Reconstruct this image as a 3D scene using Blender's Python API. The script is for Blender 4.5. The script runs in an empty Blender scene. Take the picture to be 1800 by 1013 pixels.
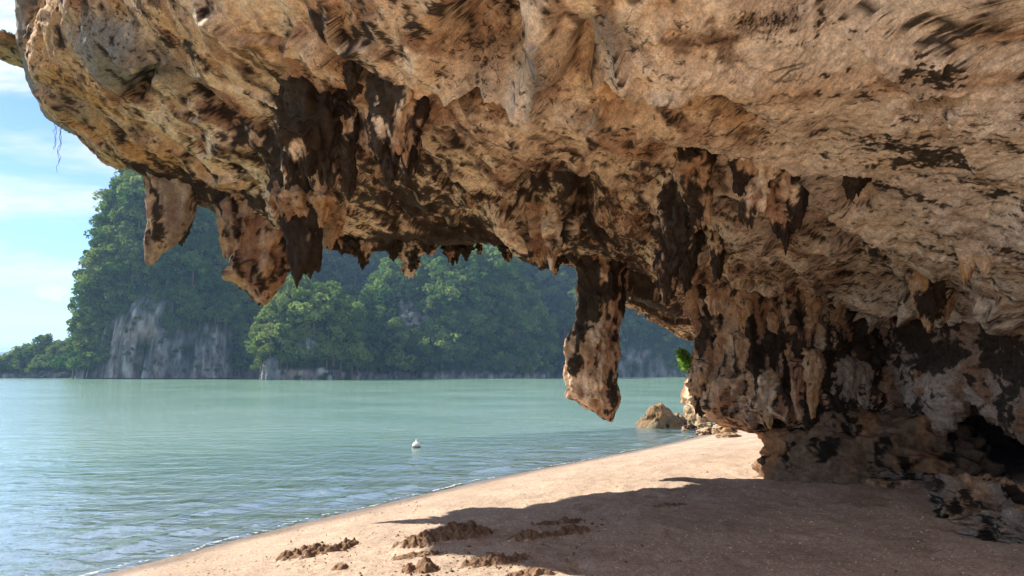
import bpy, math, random
import numpy as np
from mathutils import Vector
from mathutils.bvhtree import BVHTree

R = math.radians
scene = bpy.context.scene
COL = scene.collection

# ------------------------------------------------------------------ camera
F = 1239.0                       # focal length in photo pixels (1800 wide)
PITCH = R(6.88)
CAM = np.array([0.0, 0.0, 2.2])
cam_d = bpy.data.cameras.new('camera')
cam_d.sensor_fit = 'HORIZONTAL'
cam_d.angle = 2 * math.atan(900 / F)
cam_d.clip_start = 0.05
cam_d.clip_end = 20000
cam = bpy.data.objects.new('camera', cam_d)
COL.objects.link(cam)
cam.location = CAM
cam.rotation_euler = (R(90) + PITCH, 0, 0)
scene.camera = cam

# ------------------------------------------------------------------ sky, sun, exposure
SUN_EL, SUN_AZ = R(40), R(-67)   # azimuth measured clockwise from +Y (view direction)
SUN = Vector((math.sin(SUN_AZ) * math.cos(SUN_EL), math.cos(SUN_AZ) * math.cos(SUN_EL), math.sin(SUN_EL)))
world = bpy.data.worlds.new('World')
scene.world = world
world.use_nodes = True
wn, wl = world.node_tree.nodes, world.node_tree.links
wn.clear()


def nd(nodes, typ, **kw):
    n = nodes.new(typ)
    for k, v in kw.items():
        if k.startswith('i_'):
            key = k[2:]
            n.inputs[int(key) if key.isdigit() else key.replace('_', ' ')].default_value = v
        else:
            setattr(n, k, v)
    return n


w_out = nd(wn, 'ShaderNodeOutputWorld')
w_bg = nd(wn, 'ShaderNodeBackground')
SKY_STRENGTH = 0.072
w_bg.inputs['Strength'].default_value = SKY_STRENGTH
w_sky = nd(wn, 'ShaderNodeTexSky', sky_type='NISHITA', sun_disc=False)
w_sky.sun_elevation = SUN_EL
w_sky.sun_rotation = SUN_AZ
w_sky.altitude = 0
w_sky.air_density = 0.55
w_sky.dust_density = 0.05
w_sky.ozone_density = 4.0
# thin high cloud, projected on a flat layer overhead
tc = nd(wn, 'ShaderNodeTexCoord')
sep = nd(wn, 'ShaderNodeSeparateXYZ')
wl.new(tc.outputs['Generated'], sep.inputs[0])
zz = nd(wn, 'ShaderNodeMath', operation='ADD', i_1=0.16)
zmx = nd(wn, 'ShaderNodeMath', operation='MAXIMUM', i_1=0.0)
wl.new(sep.outputs['Z'], zmx.inputs[0])
wl.new(zmx.outputs[0], zz.inputs[0])
dx = nd(wn, 'ShaderNodeMath', operation='DIVIDE')
dy = nd(wn, 'ShaderNodeMath', operation='DIVIDE')
wl.new(sep.outputs['X'], dx.inputs[0]); wl.new(zz.outputs[0], dx.inputs[1])
wl.new(sep.outputs['Y'], dy.inputs[0]); wl.new(zz.outputs[0], dy.inputs[1])
cmb = nd(wn, 'ShaderNodeCombineXYZ')
wl.new(dx.outputs[0], cmb.inputs[0]); wl.new(dy.outputs[0], cmb.inputs[1])
mp = nd(wn, 'ShaderNodeMapping')
mp.inputs['Rotation'].default_value = (0, 0, R(18))
mp.inputs['Scale'].default_value = (1.1, 2.2, 1)
mp.inputs['Location'].default_value = (3.35, 0.62, 0)
wl.new(cmb.outputs[0], mp.inputs[0])
cn1 = nd(wn, 'ShaderNodeTexNoise', i_Scale=1.0, i_Detail=5.0, i_Roughness=0.6, i_Distortion=0.4)
wl.new(mp.outputs[0], cn1.inputs['Vector'])
cr = nd(wn, 'ShaderNodeValToRGB')
cr.color_ramp.elements[0].position = 0.41
cr.color_ramp.elements[1].position = 0.60
wl.new(cn1.outputs['Fac'], cr.inputs[0])
# fine altocumulus speckle breaks the sheet up
cn2 = nd(wn, 'ShaderNodeTexNoise', i_Scale=11.0, i_Detail=2.0, i_Roughness=0.6)
wl.new(mp.outputs[0], cn2.inputs['Vector'])
cm = nd(wn, 'ShaderNodeMapRange', i_1=0.3, i_2=0.65, i_3=0.55, i_4=1.0)
wl.new(cn2.outputs['Fac'], cm.inputs[0])
cmul = nd(wn, 'ShaderNodeMath', operation='MULTIPLY')
wl.new(cr.outputs[0], cmul.inputs[0]); wl.new(cm.outputs[0], cmul.inputs[1])
cmul2 = nd(wn, 'ShaderNodeMath', operation='MULTIPLY', i_1=0.92)
wl.new(cmul.outputs[0], cmul2.inputs[0])
# one small fair-weather cumulus low over the bay
pv_ = Vector((-0.6489, 0.9876, 0.1134)).normalized()
dt = nd(wn, 'ShaderNodeVectorMath', operation='SUBTRACT')
wl.new(tc.outputs['Generated'], dt.inputs[0]); dt.inputs[1].default_value = pv_
ml = nd(wn, 'ShaderNodeVectorMath', operation='MULTIPLY')
ml.inputs[1].default_value = (1.0, 1.0, 1.9)
wl.new(dt.outputs[0], ml.inputs[0])
ln = nd(wn, 'ShaderNodeVectorMath', operation='LENGTH')
wl.new(ml.outputs[0], ln.inputs[0])
pn = nd(wn, 'ShaderNodeTexNoise', i_Scale=75.0, i_Detail=4.0, i_Roughness=0.6)
wl.new(tc.outputs['Generated'], pn.inputs['Vector'])
pm_ = nd(wn, 'ShaderNodeMath', operation='MULTIPLY_ADD', i_1=-0.05, i_2=0.025)
wl.new(pn.outputs['Fac'], pm_.inputs[0])
pa = nd(wn, 'ShaderNodeMath', operation='ADD')
wl.new(ln.outputs['Value'], pa.inputs[0]); wl.new(pm_.outputs[0], pa.inputs[1])
pr = nd(wn, 'ShaderNodeMapRange', i_1=0.010, i_2=0.024, i_3=0.95, i_4=0.0)
wl.new(pa.outputs[0], pr.inputs[0])
pmax = nd(wn, 'ShaderNodeMath', operation='MAXIMUM')
wl.new(cmul2.outputs[0], pmax.inputs[0]); wl.new(pr.outputs[0], pmax.inputs[1])
w_mix = nd(wn, 'ShaderNodeMix', data_type='RGBA')
CLOUD = 4.2
w_mix.inputs[7].default_value = (CLOUD, CLOUD * 1.02, CLOUD * 1.06, 1)
wl.new(pmax.outputs[0], w_mix.inputs[0])
wl.new(w_sky.outputs[0], w_mix.inputs[6])
wl.new(w_mix.outputs[2], w_bg.inputs['Color'])
wl.new(w_bg.outputs[0], w_out.inputs['Surface'])

sun_d = bpy.data.lights.new('sun', 'SUN')
sun_d.energy = 3.0
sun_d.angle = R(0.55)
sun_d.color = (1.0, 0.94, 0.84)
sun = bpy.data.objects.new('sun', sun_d)
COL.objects.link(sun)
sun.rotation_euler = SUN.to_track_quat('Z', 'Y').to_euler()

vs = scene.view_settings
vs.view_transform = 'Standard'
vs.look = 'None'
vs.exposure = 2.0
vs.gamma = 1.0
vs.use_curve_mapping = False
scene.cycles.use_denoising = True
scene.cycles.max_bounces = 10
scene.cycles.diffuse_bounces = 5
scene.cycles.use_adaptive_sampling = True
scene.cycles.adaptive_threshold = 0.02
scene.cycles.glossy_bounces = 3
scene.cycles.transmission_bounces = 4
scene.cycles.transparent_max_bounces = 12
scene.cycles.volume_bounces = 0
scene.cycles.caustics_reflective = False
scene.cycles.caustics_refractive = False

# ------------------------------------------------------------------ maths helpers
cp, sp = math.cos(PITCH), math.sin(PITCH)
FWD = np.array([0, cp, sp]); UP = np.array([0, -sp, cp]); RT = np.array([1.0, 0, 0])


def P(px, py, D):
    """World point seen at photo pixel px,py at depth D metres in front of the eye."""
    return CAM + D * (FWD + (px - 900) / F * RT - (py - 506.5) / F * UP)


def W(x, y, z):
    return np.array([x, y, z], float)


def proj(p):
    q = np.asarray(p) - CAM
    d = q @ FWD
    d = np.where(np.abs(d) < 1e-3, 1e-3, d)
    px = 900 + F * (q @ RT) / d
    py = 506.5 - F * (q @ UP) / d
    bad = d < 0.2
    return np.where(bad, 1e5, px), np.where(bad, 1e5, py), d


def on_plane(px, py, z=0.0):
    d = FWD + (px - 900) / F * RT - (py - 506.5) / F * UP
    t = (z - CAM[2]) / d[2]
    return CAM + t * d


def _hash(ix, iy, iz, seed):
    h = (ix.astype(np.uint32) * np.uint32(374761393) + iy.astype(np.uint32) * np.uint32(668265263)
         + iz.astype(np.uint32) * np.uint32(2246822519) + np.uint32((seed * 3266489917) & 0xffffffff))
    h = (h ^ (h >> np.uint32(13))) * np.uint32(1274126177)
    h = (h ^ (h >> np.uint32(16))) * np.uint32(2654435769)
    return h ^ (h >> np.uint32(15))


def _perlin(p, seed):
    fl = np.floor(p)
    f = p - fl
    i = fl.astype(np.int32).astype(np.uint32)
    u = f * f * f * (f * (f * 6 - 15) + 10)
    hx = i[:, 0] * np.uint32(374761393) + np.uint32((seed * 3266489917) & 0xffffffff)
    hy = i[:, 1] * np.uint32(668265263)
    hz_ = i[:, 2] * np.uint32(2246822519)
    HX = (hx, hx + np.uint32(374761393)); HY = (hy, hy + np.uint32(668265263)); HZ = (hz_, hz_ + np.uint32(2246822519))
    fx, fy, fz_ = f[:, 0], f[:, 1], f[:, 2]
    FX, FY, FZ = (fx, fx - 1), (fy, fy - 1), (fz_, fz_ - 1)
    ux, uy, uz = u[:, 0], u[:, 1], u[:, 2]
    vals = []
    k = np.float32(1 / 511.5)
    for cx in (0, 1):
        for cy in (0, 1):
            hxy = HX[cx] + HY[cy]
            for cz in (0, 1):
                h = hxy + HZ[cz]
                h = (h ^ (h >> np.uint32(13))) * np.uint32(1274126177)
                h = (h ^ (h >> np.uint32(16))) * np.uint32(2654435769)
                h ^= h >> np.uint32(15)
                g = ((h & np.uint32(1023)).astype(np.float32) * k - 1) * FX[cx]
                g += (((h >> np.uint32(10)) & np.uint32(1023)).astype(np.float32) * k - 1) * FY[cy]
                g += (((h >> np.uint32(20)) & np.uint32(1023)).astype(np.float32) * k - 1) * FZ[cz]
                vals.append(g)
    z0_ = [vals[q] + uz * (vals[q + 1] - vals[q]) for q in (0, 2, 4, 6)]
    y0_ = [z0_[q] + uy * (z0_[q + 1] - z0_[q]) for q in (0, 2)]
    return (y0_[0] + ux * (y0_[1] - y0_[0])) * np.float32(1.25)


def perlin(p, seed=0):
    p = np.asarray(p, np.float32)
    if len(p) <= 20000: return _perlin(p, seed)
    return np.concatenate([_perlin(p[q:q + 16384], seed) for q in range(0, len(p), 16384)])


def fbm(p, seed=0, oct=4, gain=0.5, lac=2.03):
    p = np.asarray(p, np.float32)
    a, s, r = 1.0, 0.0, 0.0
    for k in range(oct):
        r = r + a * perlin(p * lac ** k + 17.3 * k, seed + k * 7)
        a *= gain
    return r


def ridged(p, seed=0, oct=3, gain=0.5):
    p = np.asarray(p, np.float32)
    a, r, t = 1.0, 0.0, 0.0
    for k in range(oct):
        r = r + a * (1 - 2.2 * np.abs(perlin(p * 2.05 ** k + 9.1 * k, seed + 31 * k)))
        t += a
        a *= gain
    return r / t


def _voro(p, seed):
    i = np.floor(p).astype(np.int32)
    f = p - i
    iu = i.astype(np.uint32)
    f1 = np.full(len(p), 81.0, np.float32); f2 = f1.copy()
    k = np.float32(1 / 1023)
    for cx in (-1, 0, 1):
        for cy in (-1, 0, 1):
            for cz in (-1, 0, 1):
                h = _hash(iu[:, 0] + np.uint32(cx & 0xffffffff), iu[:, 1] + np.uint32(cy & 0xffffffff), iu[:, 2] + np.uint32(cz & 0xffffffff), seed)
                ax = (h & np.uint32(1023)).astype(np.float32) * k + (cx - f[:, 0])
                ay = ((h >> np.uint32(10)) & np.uint32(1023)).astype(np.float32) * k + (cy - f[:, 1])
                az = ((h >> np.uint32(20)) & np.uint32(1023)).astype(np.float32) * k + (cz - f[:, 2])
                d = ax * ax + ay * ay + az * az
                f2 = np.minimum(f2, np.maximum(f1, d))
                f1 = np.minimum(f1, d)
    return np.sqrt(f1), np.sqrt(f2)


def voronoi(p, seed=0):
    """distance to nearest and second nearest cell point"""
    p = np.asarray(p, np.float32)
    r = [_voro(p[q:q + 16384], seed) for q in range(0, len(p), 16384)]
    return np.concatenate([a[0] for a in r]), np.concatenate([a[1] for a in r])


def sstep(a, b, x):
    t = np.clip((x - a) / (b - a), 0, 1)
    return t * t * (3 - 2 * t)


def lerp(a, b, t):
    t = np.asarray(t)[..., None]
    return np.asarray(a) * (1 - t) + np.asarray(b) * t


def crom(pts, t):
    """Catmull-Rom along axis 0 of pts at parameters t"""
    pts = np.asarray(pts, float)
    n = len(pts)
    t = np.clip(np.asarray(t, float), 0, n - 1 - 1e-6)
    i = np.floor(t).astype(int)
    f = (t - i).reshape((-1,) + (1,) * (pts.ndim - 1))
    p0 = pts[np.maximum(i - 1, 0)]; p1 = pts[i]; p2 = pts[np.minimum(i + 1, n - 1)]; p3 = pts[np.minimum(i + 2, n - 1)]
    return 0.5 * (2 * p1 + (p2 - p0) * f + (2 * p0 - 5 * p1 + 4 * p2 - p3) * f ** 2 + (3 * p1 - p0 - 3 * p2 + p3) * f ** 3)


def grid_quads(nr, nc, wrap=False):
    r = np.arange(nr - 1)[:, None]
    c = np.arange(nc if wrap else nc - 1)[None, :]
    c2 = (c + 1) % nc
    return np.stack([r * nc + c, r * nc + c2, (r + 1) * nc + c2, (r + 1) * nc + c], -1).reshape(-1, 4)


def mesh_np(name, verts, quads, smooth=True):
    me = bpy.data.meshes.new(name)
    verts = np.ascontiguousarray(verts, np.float32)
    quads = np.ascontiguousarray(quads, np.int32)
    k = quads.shape[1]
    me.vertices.add(len(verts))
    me.vertices.foreach_set('co', verts.ravel())
    me.loops.add(quads.size)
    me.loops.foreach_set('vertex_index', quads.ravel())
    me.polygons.add(len(quads))
    me.polygons.foreach_set('loop_start', np.arange(0, quads.size, k, dtype=np.int32))
    me.polygons.foreach_set('loop_total', np.full(len(quads), k, np.int32))
    me.update(calc_edges=True)
    if smooth:
        me.polygons.foreach_set('use_smooth', np.ones(len(quads), bool))
    return me


def set_col(me, rgb, name='Col'):
    a = me.attributes.new(name, 'FLOAT_COLOR', 'POINT')
    c = np.ones((len(rgb), 4), np.float32)
    c[:, :3] = np.clip(rgb, 0, 1)
    a.data.foreach_set('color', c.ravel())


def set_vec(me, v, name='flow'):
    a = me.attributes.new(name, 'FLOAT_VECTOR', 'POINT')
    a.data.foreach_set('vector', np.ascontiguousarray(v, np.float32).ravel())


def set_f(me, v, name):
    a = me.attributes.new(name, 'FLOAT', 'POINT')
    a.data.foreach_set('value', np.ascontiguousarray(v, np.float32))


def link(name, me, mat=None, parent=None, loc=None):
    o = bpy.data.objects.new(name, me)
    COL.objects.link(o)
    if mat is not None and me is not None and not len(me.materials):
        me.materials.append(mat)
    if parent is not None:
        o.parent = parent
    if loc is not None:
        o.location = loc
    return o


def tag(o, label=None, cat=None, group=None, kind=None):
    if label: o['label'] = label
    if cat: o['category'] = cat
    if group: o['group'] = group
    if kind: o['kind'] = kind
    return o


def empty(name, loc):
    o = bpy.data.objects.new(name, None)
    COL.objects.link(o)
    o.location = loc
    o.empty_display_size = 0.2
    return o


def grid_normals(V, nr, nc, wrap=False):
    G = V.reshape(nr, nc, 3)
    if wrap:
        du = np.roll(G, -1, 1) - np.roll(G, 1, 1)
    else:
        du = np.gradient(G, axis=1)
    dv = np.gradient(G, axis=0)
    n = np.cross(du, dv)
    n /= np.maximum(np.linalg.norm(n, axis=-1, keepdims=True), 1e-9)
    return n.reshape(-1, 3)


# ------------------------------------------------------------------ materials
def new_mat(name):
    m = bpy.data.materials.new(name)
    m.use_nodes = True
    m.node_tree.nodes.clear()
    n, l = m.node_tree.nodes, m.node_tree.links
    out = nd(n, 'ShaderNodeOutputMaterial')
    return m, n, l, out


def bump_chain(n, l, vec, specs):
    """specs: list of (scale, detail, strength, distance); returns the last normal socket"""
    prev = None
    for sc, det, st, di in specs:
        t = nd(n, 'ShaderNodeTexNoise', i_Scale=sc, i_Detail=det, i_Roughness=0.6)
        l.new(vec, t.inputs['Vector'])
        b = nd(n, 'ShaderNodeBump', i_Strength=st, i_Distance=di)
        l.new(t.outputs['Fac'], b.inputs['Height'])
        if prev: l.new(prev, b.inputs['Normal'])
        prev = b.outputs[0]
    return prev


def mul_noise(n, l, col, vec, scale, lo, hi, det=4.0, a=0.3, b=0.7):
    t = nd(n, 'ShaderNodeTexNoise', i_Scale=scale, i_Detail=det, i_Roughness=0.6)
    l.new(vec, t.inputs['Vector'])
    r = nd(n, 'ShaderNodeMapRange', i_1=a, i_2=b, i_3=lo, i_4=hi)
    l.new(t.outputs['Fac'], r.inputs[0])
    m = nd(n, 'ShaderNodeMix', data_type='RGBA', blend_type='MULTIPLY', i_0=1.0)
    l.new(col, m.inputs[6])
    l.new(r.outputs[0], m.inputs[7])
    return m.outputs[2]


def make_rock(name='limestone', bump=1.0):
    m, n, l, out = new_mat(name)
    at = nd(n, 'ShaderNodeAttribute', attribute_name='Col')
    fl = nd(n, 'ShaderNodeAttribute', attribute_name='flow')
    ob = nd(n, 'ShaderNodeTexCoord')
    fk = nd(n, 'ShaderNodeAttribute', attribute_name='fleck')
    c = mul_noise(n, l, at.outputs['Color'], ob.outputs['Object'], 14.0, 0.70, 1.28, 3.0)
    c = mul_noise(n, l, c, ob.outputs['Object'], 55.0, 0.74, 1.24, 2.0)
    # small black lichen flecks drawn out along the bedding
    mpn = nd(n, 'ShaderNodeMapping')
    mpn.inputs['Scale'].default_value = (4.5, 15.0, 15.0)
    l.new(fl.outputs['Vector'], mpn.inputs[0])
    t = nd(n, 'ShaderNodeTexNoise', i_Scale=1.0, i_Detail=3.5, i_Roughness=0.72, i_Distortion=0.8)
    l.new(mpn.outputs[0], t.inputs['Vector'])
    ad = nd(n, 'ShaderNodeMath', operation='ADD')
    fl2 = nd(n, 'ShaderNodeAttribute', attribute_name='flow2')
    tu = nd(n, 'ShaderNodeAttribute', attribute_name='turned')
    mpn2 = nd(n, 'ShaderNodeMapping')
    mpn2.inputs['Scale'].default_value = (6.0, 14.0, 14.0)
    l.new(fl2.outputs['Vector'], mpn2.inputs[0])
    t2 = nd(n, 'ShaderNodeTexNoise', i_Scale=1.0, i_Detail=3.5, i_Roughness=0.72, i_Distortion=0.6)
    l.new(mpn2.outputs[0], t2.inputs['Vector'])
    tm_ = nd(n, 'ShaderNodeMix', data_type='FLOAT')
    l.new(tu.outputs['Fac'], tm_.inputs[0]); l.new(t.outputs['Fac'], tm_.inputs[2]); l.new(t2.outputs['Fac'], tm_.inputs[3])
    l.new(tm_.outputs[0], ad.inputs[0]); l.new(fk.outputs['Fac'], ad.inputs[1])
    r = nd(n, 'ShaderNodeMapRange', i_1=0.62, i_2=0.72, i_3=0.0, i_4=0.88)
    l.new(ad.outputs[0], r.inputs[0])
    mx = nd(n, 'ShaderNodeMix', data_type='RGBA')
    mx.inputs[7].default_value = (0.045, 0.028, 0.018, 1)
    l.new(r.outputs[0], mx.inputs[0]); l.new(c, mx.inputs[6])
    b = nd(n, 'ShaderNodeBsdfPrincipled', i_Roughness=0.85)
    b.inputs['Specular IOR Level'].default_value = 0.10
    l.new(mx.outputs[2], b.inputs['Base Color'])
    nb = bump_chain(n, l, ob.outputs['Object'], [(11.0, 3.0, 0.6 * bump, 0.03), (48.0, 3.0, 0.6 * bump, 0.010)])
    # elongated relief along the bedding
    b2 = nd(n, 'ShaderNodeBump', i_Strength=0.4 * bump, i_Distance=0.016)
    l.new(tm_.outputs[0], b2.inputs['Height']); l.new(nb, b2.inputs['Normal'])
    l.new(b2.outputs[0], b.inputs['Normal'])
    l.new(b.outputs[0], out.inputs['Surface'])
    return m


ROCK = make_rock()


def make_sand(name='sand'):
    m, n, l, out = new_mat(name)
    at = nd(n, 'ShaderNodeAttribute', attribute_name='Col')
    wet = nd(n, 'ShaderNodeAttribute', attribute_name='wet')
    ob = nd(n, 'ShaderNodeTexCoord')
    c = mul_noise(n, l, at.outputs['Color'], ob.outputs['Object'], 1.3, 0.82, 1.16, 4.0)
    c = mul_noise(n, l, c, ob.outputs['Object'], 36.0, 0.60, 1.36, 4.0)
    c = mul_noise(n, l, c, ob.outputs['Object'], 120.0, 0.7, 1.25, 2.0)
    b = nd(n, 'ShaderNodeBsdfPrincipled')
    l.new(c, b.inputs['Base Color'])
    rr = nd(n, 'ShaderNodeMapRange', i_1=0.0, i_2=1.0, i_3=0.95, i_4=0.35)
    l.new(wet.outputs['Fac'], rr.inputs[0])
    l.new(rr.outputs[0], b.inputs['Roughness'])
    b.inputs['Specular IOR Level'].default_value = 0.2
    l.new(bump_chain(n, l, ob.outputs['Object'], [(12.0, 4.0, 0.5, 0.03), (60.0, 4.0, 0.6, 0.012), (160.0, 2.0, 0.5, 0.005)]), b.inputs['Normal'])
    l.new(b.outputs[0], out.inputs['Surface'])
    return m


SAND = make_sand()


def make_water():
    m, n, l, out = new_mat('bay_water')
    dp = nd(n, 'ShaderNodeAttribute', attribute_name='depth')
    ob = nd(n, 'ShaderNodeTexCoord')
    # turbidity: milky green with depth
    ex = nd(n, 'ShaderNodeMath', operation='MULTIPLY', i_1=-1.9)
    l.new(dp.outputs['Fac'], ex.inputs[0])
    ee = nd(n, 'ShaderNodeMath', operation='EXPONENT')
    l.new(ex.outputs[0], ee.inputs[0])
    al = nd(n, 'ShaderNodeMath', operation='SUBTRACT', i_0=1.0)
    l.new(ee.outputs[0], al.inputs[1])
    dif = nd(n, 'ShaderNodeBsdfDiffuse')
    big = nd(n, 'ShaderNodeTexNoise', i_Scale=0.09, i_Detail=3.0)
    l.new(ob.outputs['Object'], big.inputs['Vector'])
    ramp = nd(n, 'ShaderNodeValToRGB')
    ramp.color_ramp.elements[0].color = (0.150, 0.300, 0.200, 1)
    ramp.color_ramp.elements[1].color = (0.265, 0.420, 0.330, 1)
    ramp.color_ramp.elements[0].position = 0.35
    ramp.color_ramp.elements[1].position = 0.65
    l.new(big.outputs['Fac'], ramp.inputs[0])
    l.new(ramp.outputs[0], dif.inputs['Color'])
    tr = nd(n, 'ShaderNodeBsdfTransparent')
    tr.inputs['Color'].default_value = (0.66, 0.80, 0.60, 1)
    m1 = nd(n, 'ShaderNodeMixShader')
    l.new(al.outputs[0], m1.inputs[0]); l.new(tr.outputs[0], m1.inputs[1]); l.new(dif.outputs[0], m1.inputs[2])
    # ripples
    mp1 = nd(n, 'ShaderNodeMapping')
    mp1.inputs['Rotation'].default_value = (0, 0, R(-30))
    mp1.inputs['Scale'].default_value = (2.4, 1.0, 1)
    l.new(ob.outputs['Object'], mp1.inputs[0])
    t1 = nd(n, 'ShaderNodeTexNoise', i_Scale=2.0, i_Detail=5.0, i_Roughness=0.62, i_Distortion=0.6)
    l.new(mp1.outputs[0], t1.inputs['Vector'])
    mp2 = nd(n, 'ShaderNodeMapping')
    mp2.inputs['Rotation'].default_value = (0, 0, R(12))
    mp2.inputs['Scale'].default_value = (1.0, 2.6, 1)
    l.new(ob.outputs['Object'], mp2.inputs[0])
    t2 = nd(n, 'ShaderNodeTexNoise', i_Scale=0.45, i_Detail=4.0, i_Roughness=0.6)
    l.new(mp2.outputs[0], t2.inputs['Vector'])
    b1 = nd(n, 'ShaderNodeBump', i_Strength=1.0, i_Distance=0.06)
    l.new(t1.outputs['Fac'], b1.inputs['Height'])
    b2 = nd(n, 'ShaderNodeBump', i_Strength=1.0, i_Distance=0.13)
    l.new(t2.outputs['Fac'], b2.inputs['Height']); l.new(b1.outputs[0], b2.inputs['Normal'])
    gl = nd(n, 'ShaderNodeBsdfGlossy', i_Roughness=0.10)
    gl.inputs['Color'].default_value = (0.90, 0.92, 0.92, 1)
    l.new(b2.outputs[0], gl.inputs['Normal'])
    fr = nd(n, 'ShaderNodeFresnel', i_IOR=1.33)
    l.new(b2.outputs[0], fr.inputs['Normal'])
    m2 = nd(n, 'ShaderNodeMixShader')
    frm = nd(n, 'ShaderNodeMath', operation='MULTIPLY', i_1=0.72)
    l.new(fr.outputs[0], frm.inputs[0])
    l.new(frm.outputs[0], m2.inputs[0]); l.new(m1.outputs[0], m2.inputs[1]); l.new(gl.outputs[0], m2.inputs[2])
    l.new(m2.outputs[0], out.inputs['Surface'])
    return m


WATER = make_water()


def plain_mat(name, col, rough=0.7, noise=0.0, scale=8.0, bump=0.0):
    m, n, l, out = new_mat(name)
    b = nd(n, 'ShaderNodeBsdfPrincipled', i_Roughness=rough)
    ob = nd(n, 'ShaderNodeTexCoord')
    rgb = nd(n, 'ShaderNodeRGB')
    rgb.outputs[0].default_value = (*col, 1)
    c = rgb.outputs[0]
    if noise:
        c = mul_noise(n, l, c, ob.outputs['Object'], scale, 1 - noise, 1 + noise)
    l.new(c, b.inputs['Base Color'])
    if bump:
        l.new(bump_chain(n, l, ob.outputs['Object'], [(scale * 2, 4.0, bump, 0.02)]), b.inputs['Normal'])
    l.new(b.outputs[0], out.inputs['Surface'])
    return m


def leaf_mat(name, c0, c1, c2, trans=0.3):
    m, n, l, out = new_mat(name)
    oi = nd(n, 'ShaderNodeObjectInfo')
    ge = nd(n, 'ShaderNodeAttribute', attribute_name='tint')
    rp = nd(n, 'ShaderNodeValToRGB')
    e = rp.color_ramp.elements
    e[0].color = (*c0, 1); e[1].color = (*c2, 1)
    k = e.new(0.5); k.color = (*c1, 1)
    l.new(oi.outputs['Random'], rp.inputs[0])
    mr = nd(n, 'ShaderNodeMapRange', i_1=0.0, i_2=1.0, i_3=0.7, i_4=1.35)
    l.new(ge.outputs['Fac'], mr.inputs[0])
    mm = nd(n, 'ShaderNodeMix', data_type='RGBA', blend_type='MULTIPLY', i_0=1.0)
    l.new(rp.outputs[0], mm.inputs[6]); l.new(mr.outputs[0], mm.inputs[7])
    d = nd(n, 'ShaderNodeBsdfDiffuse')
    t = nd(n, 'ShaderNodeBsdfTranslucent')
    l.new(mm.outputs[2], d.inputs['Color']); l.new(mm.outputs[2], t.inputs['Color'])
    ms = nd(n, 'ShaderNodeMixShader', i_0=trans)
    l.new(d.outputs[0], ms.inputs[1]); l.new(t.outputs[0], ms.inputs[2])
    l.new(ms.outputs[0], out.inputs['Surface'])
    return m


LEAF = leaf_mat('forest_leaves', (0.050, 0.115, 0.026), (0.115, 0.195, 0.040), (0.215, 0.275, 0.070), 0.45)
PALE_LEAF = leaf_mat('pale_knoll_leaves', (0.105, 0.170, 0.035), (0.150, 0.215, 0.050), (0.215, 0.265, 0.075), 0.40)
BRIGHT_LEAF = leaf_mat('bright_leaves', (0.14, 0.27, 0.04), (0.17, 0.30, 0.045), (0.20, 0.33, 0.05), 0.5)
BARK = plain_mat('bark', (0.12, 0.085, 0.055), 0.9, 0.3, 3.0)


def make_hill_mat():
    m, n, l, out = new_mat('karst_slope')
    at = nd(n, 'ShaderNodeAttribute', attribute_name='Col')
    ob = nd(n, 'ShaderNodeTexCoord')
    mpn = nd(n, 'ShaderNodeMapping')
    mpn.inputs['Scale'].default_value = (0.45, 0.45, 0.2)
    l.new(ob.outputs['Object'], mpn.inputs[0])
    c = mul_noise(n, l, at.outputs['Color'], mpn.outputs[0], 1.0, 0.35, 1.5, 6.0, 0.35, 0.65)
    b = nd(n, 'ShaderNodeBsdfPrincipled', i_Roughness=0.95)
    b.inputs['Specular IOR Level'].default_value = 0.1
    l.new(c, b.inputs['Base Color'])
    l.new(bump_chain(n, l, mpn.outputs[0], [(1.5, 6.0, 0.9, 1.2)]), b.inputs['Normal'])
    l.new(b.outputs[0], out.inputs['Surface'])
    return m


HILL = make_hill_mat()

# palette of the limestone (base colours)
CREAM = np.array([0.74, 0.575, 0.395]); TAN = np.array([0.45, 0.285, 0.165]); ORANGE = np.array([0.47, 0.245, 0.090])
RUST = np.array([0.22, 0.098, 0.05]); BLACK = np.array([0.014, 0.010, 0.007]); GREY = np.array([0.22, 0.195, 0.165])
BROWN = np.array([0.105, 0.056, 0.030]); PALE = np.array([0.68, 0.58, 0.465])


def blobs(px, py, lst, warp=None, pw=1.5):
    """sum of soft elliptical spots (px,py,rx,ry,rot,weight)"""
    r = np.zeros(len(px))
    for (x, y, rx, ry, a, w) in lst:
        a = R(a)
        dx_, dy_ = px - x, py - y
        u = (dx_ * math.cos(a) + dy_ * math.sin(a)) / rx
        v = (-dx_ * math.sin(a) + dy_ * math.cos(a)) / ry
        q = u * u + v * v
        if warp is not None:
            q = q * (1 + warp)
        r += w * np.exp(-np.clip(q, 0, 8) ** pw)
    return r


# ================================================================== SETTING
# ------------------------------------------------------------------ beach
WL_PX = [(190, 1008), (430, 945), (560, 913), (700, 880), (860, 843), (1000, 815), (1120, 792), (1215, 771), (1262, 758)]
wl_pts = [on_plane(x, y)[:2] for x, y in WL_PX]
d0 = wl_pts[0] - wl_pts[1]
d0 = d0 / np.linalg.norm(d0)
wl_pts = [wl_pts[0] + d0 * 60 + np.array([-20, 0])] + [wl_pts[0] + d0 * 25 + np.array([-3, 0]), wl_pts[0] + d0 * 8] + wl_pts + [wl_pts[-1] + np.array([7, 7.5]), wl_pts[-1] + np.array([30, 22]), wl_pts[-1] + np.array([90, 40])]
WLC = np.array(wl_pts)


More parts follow.
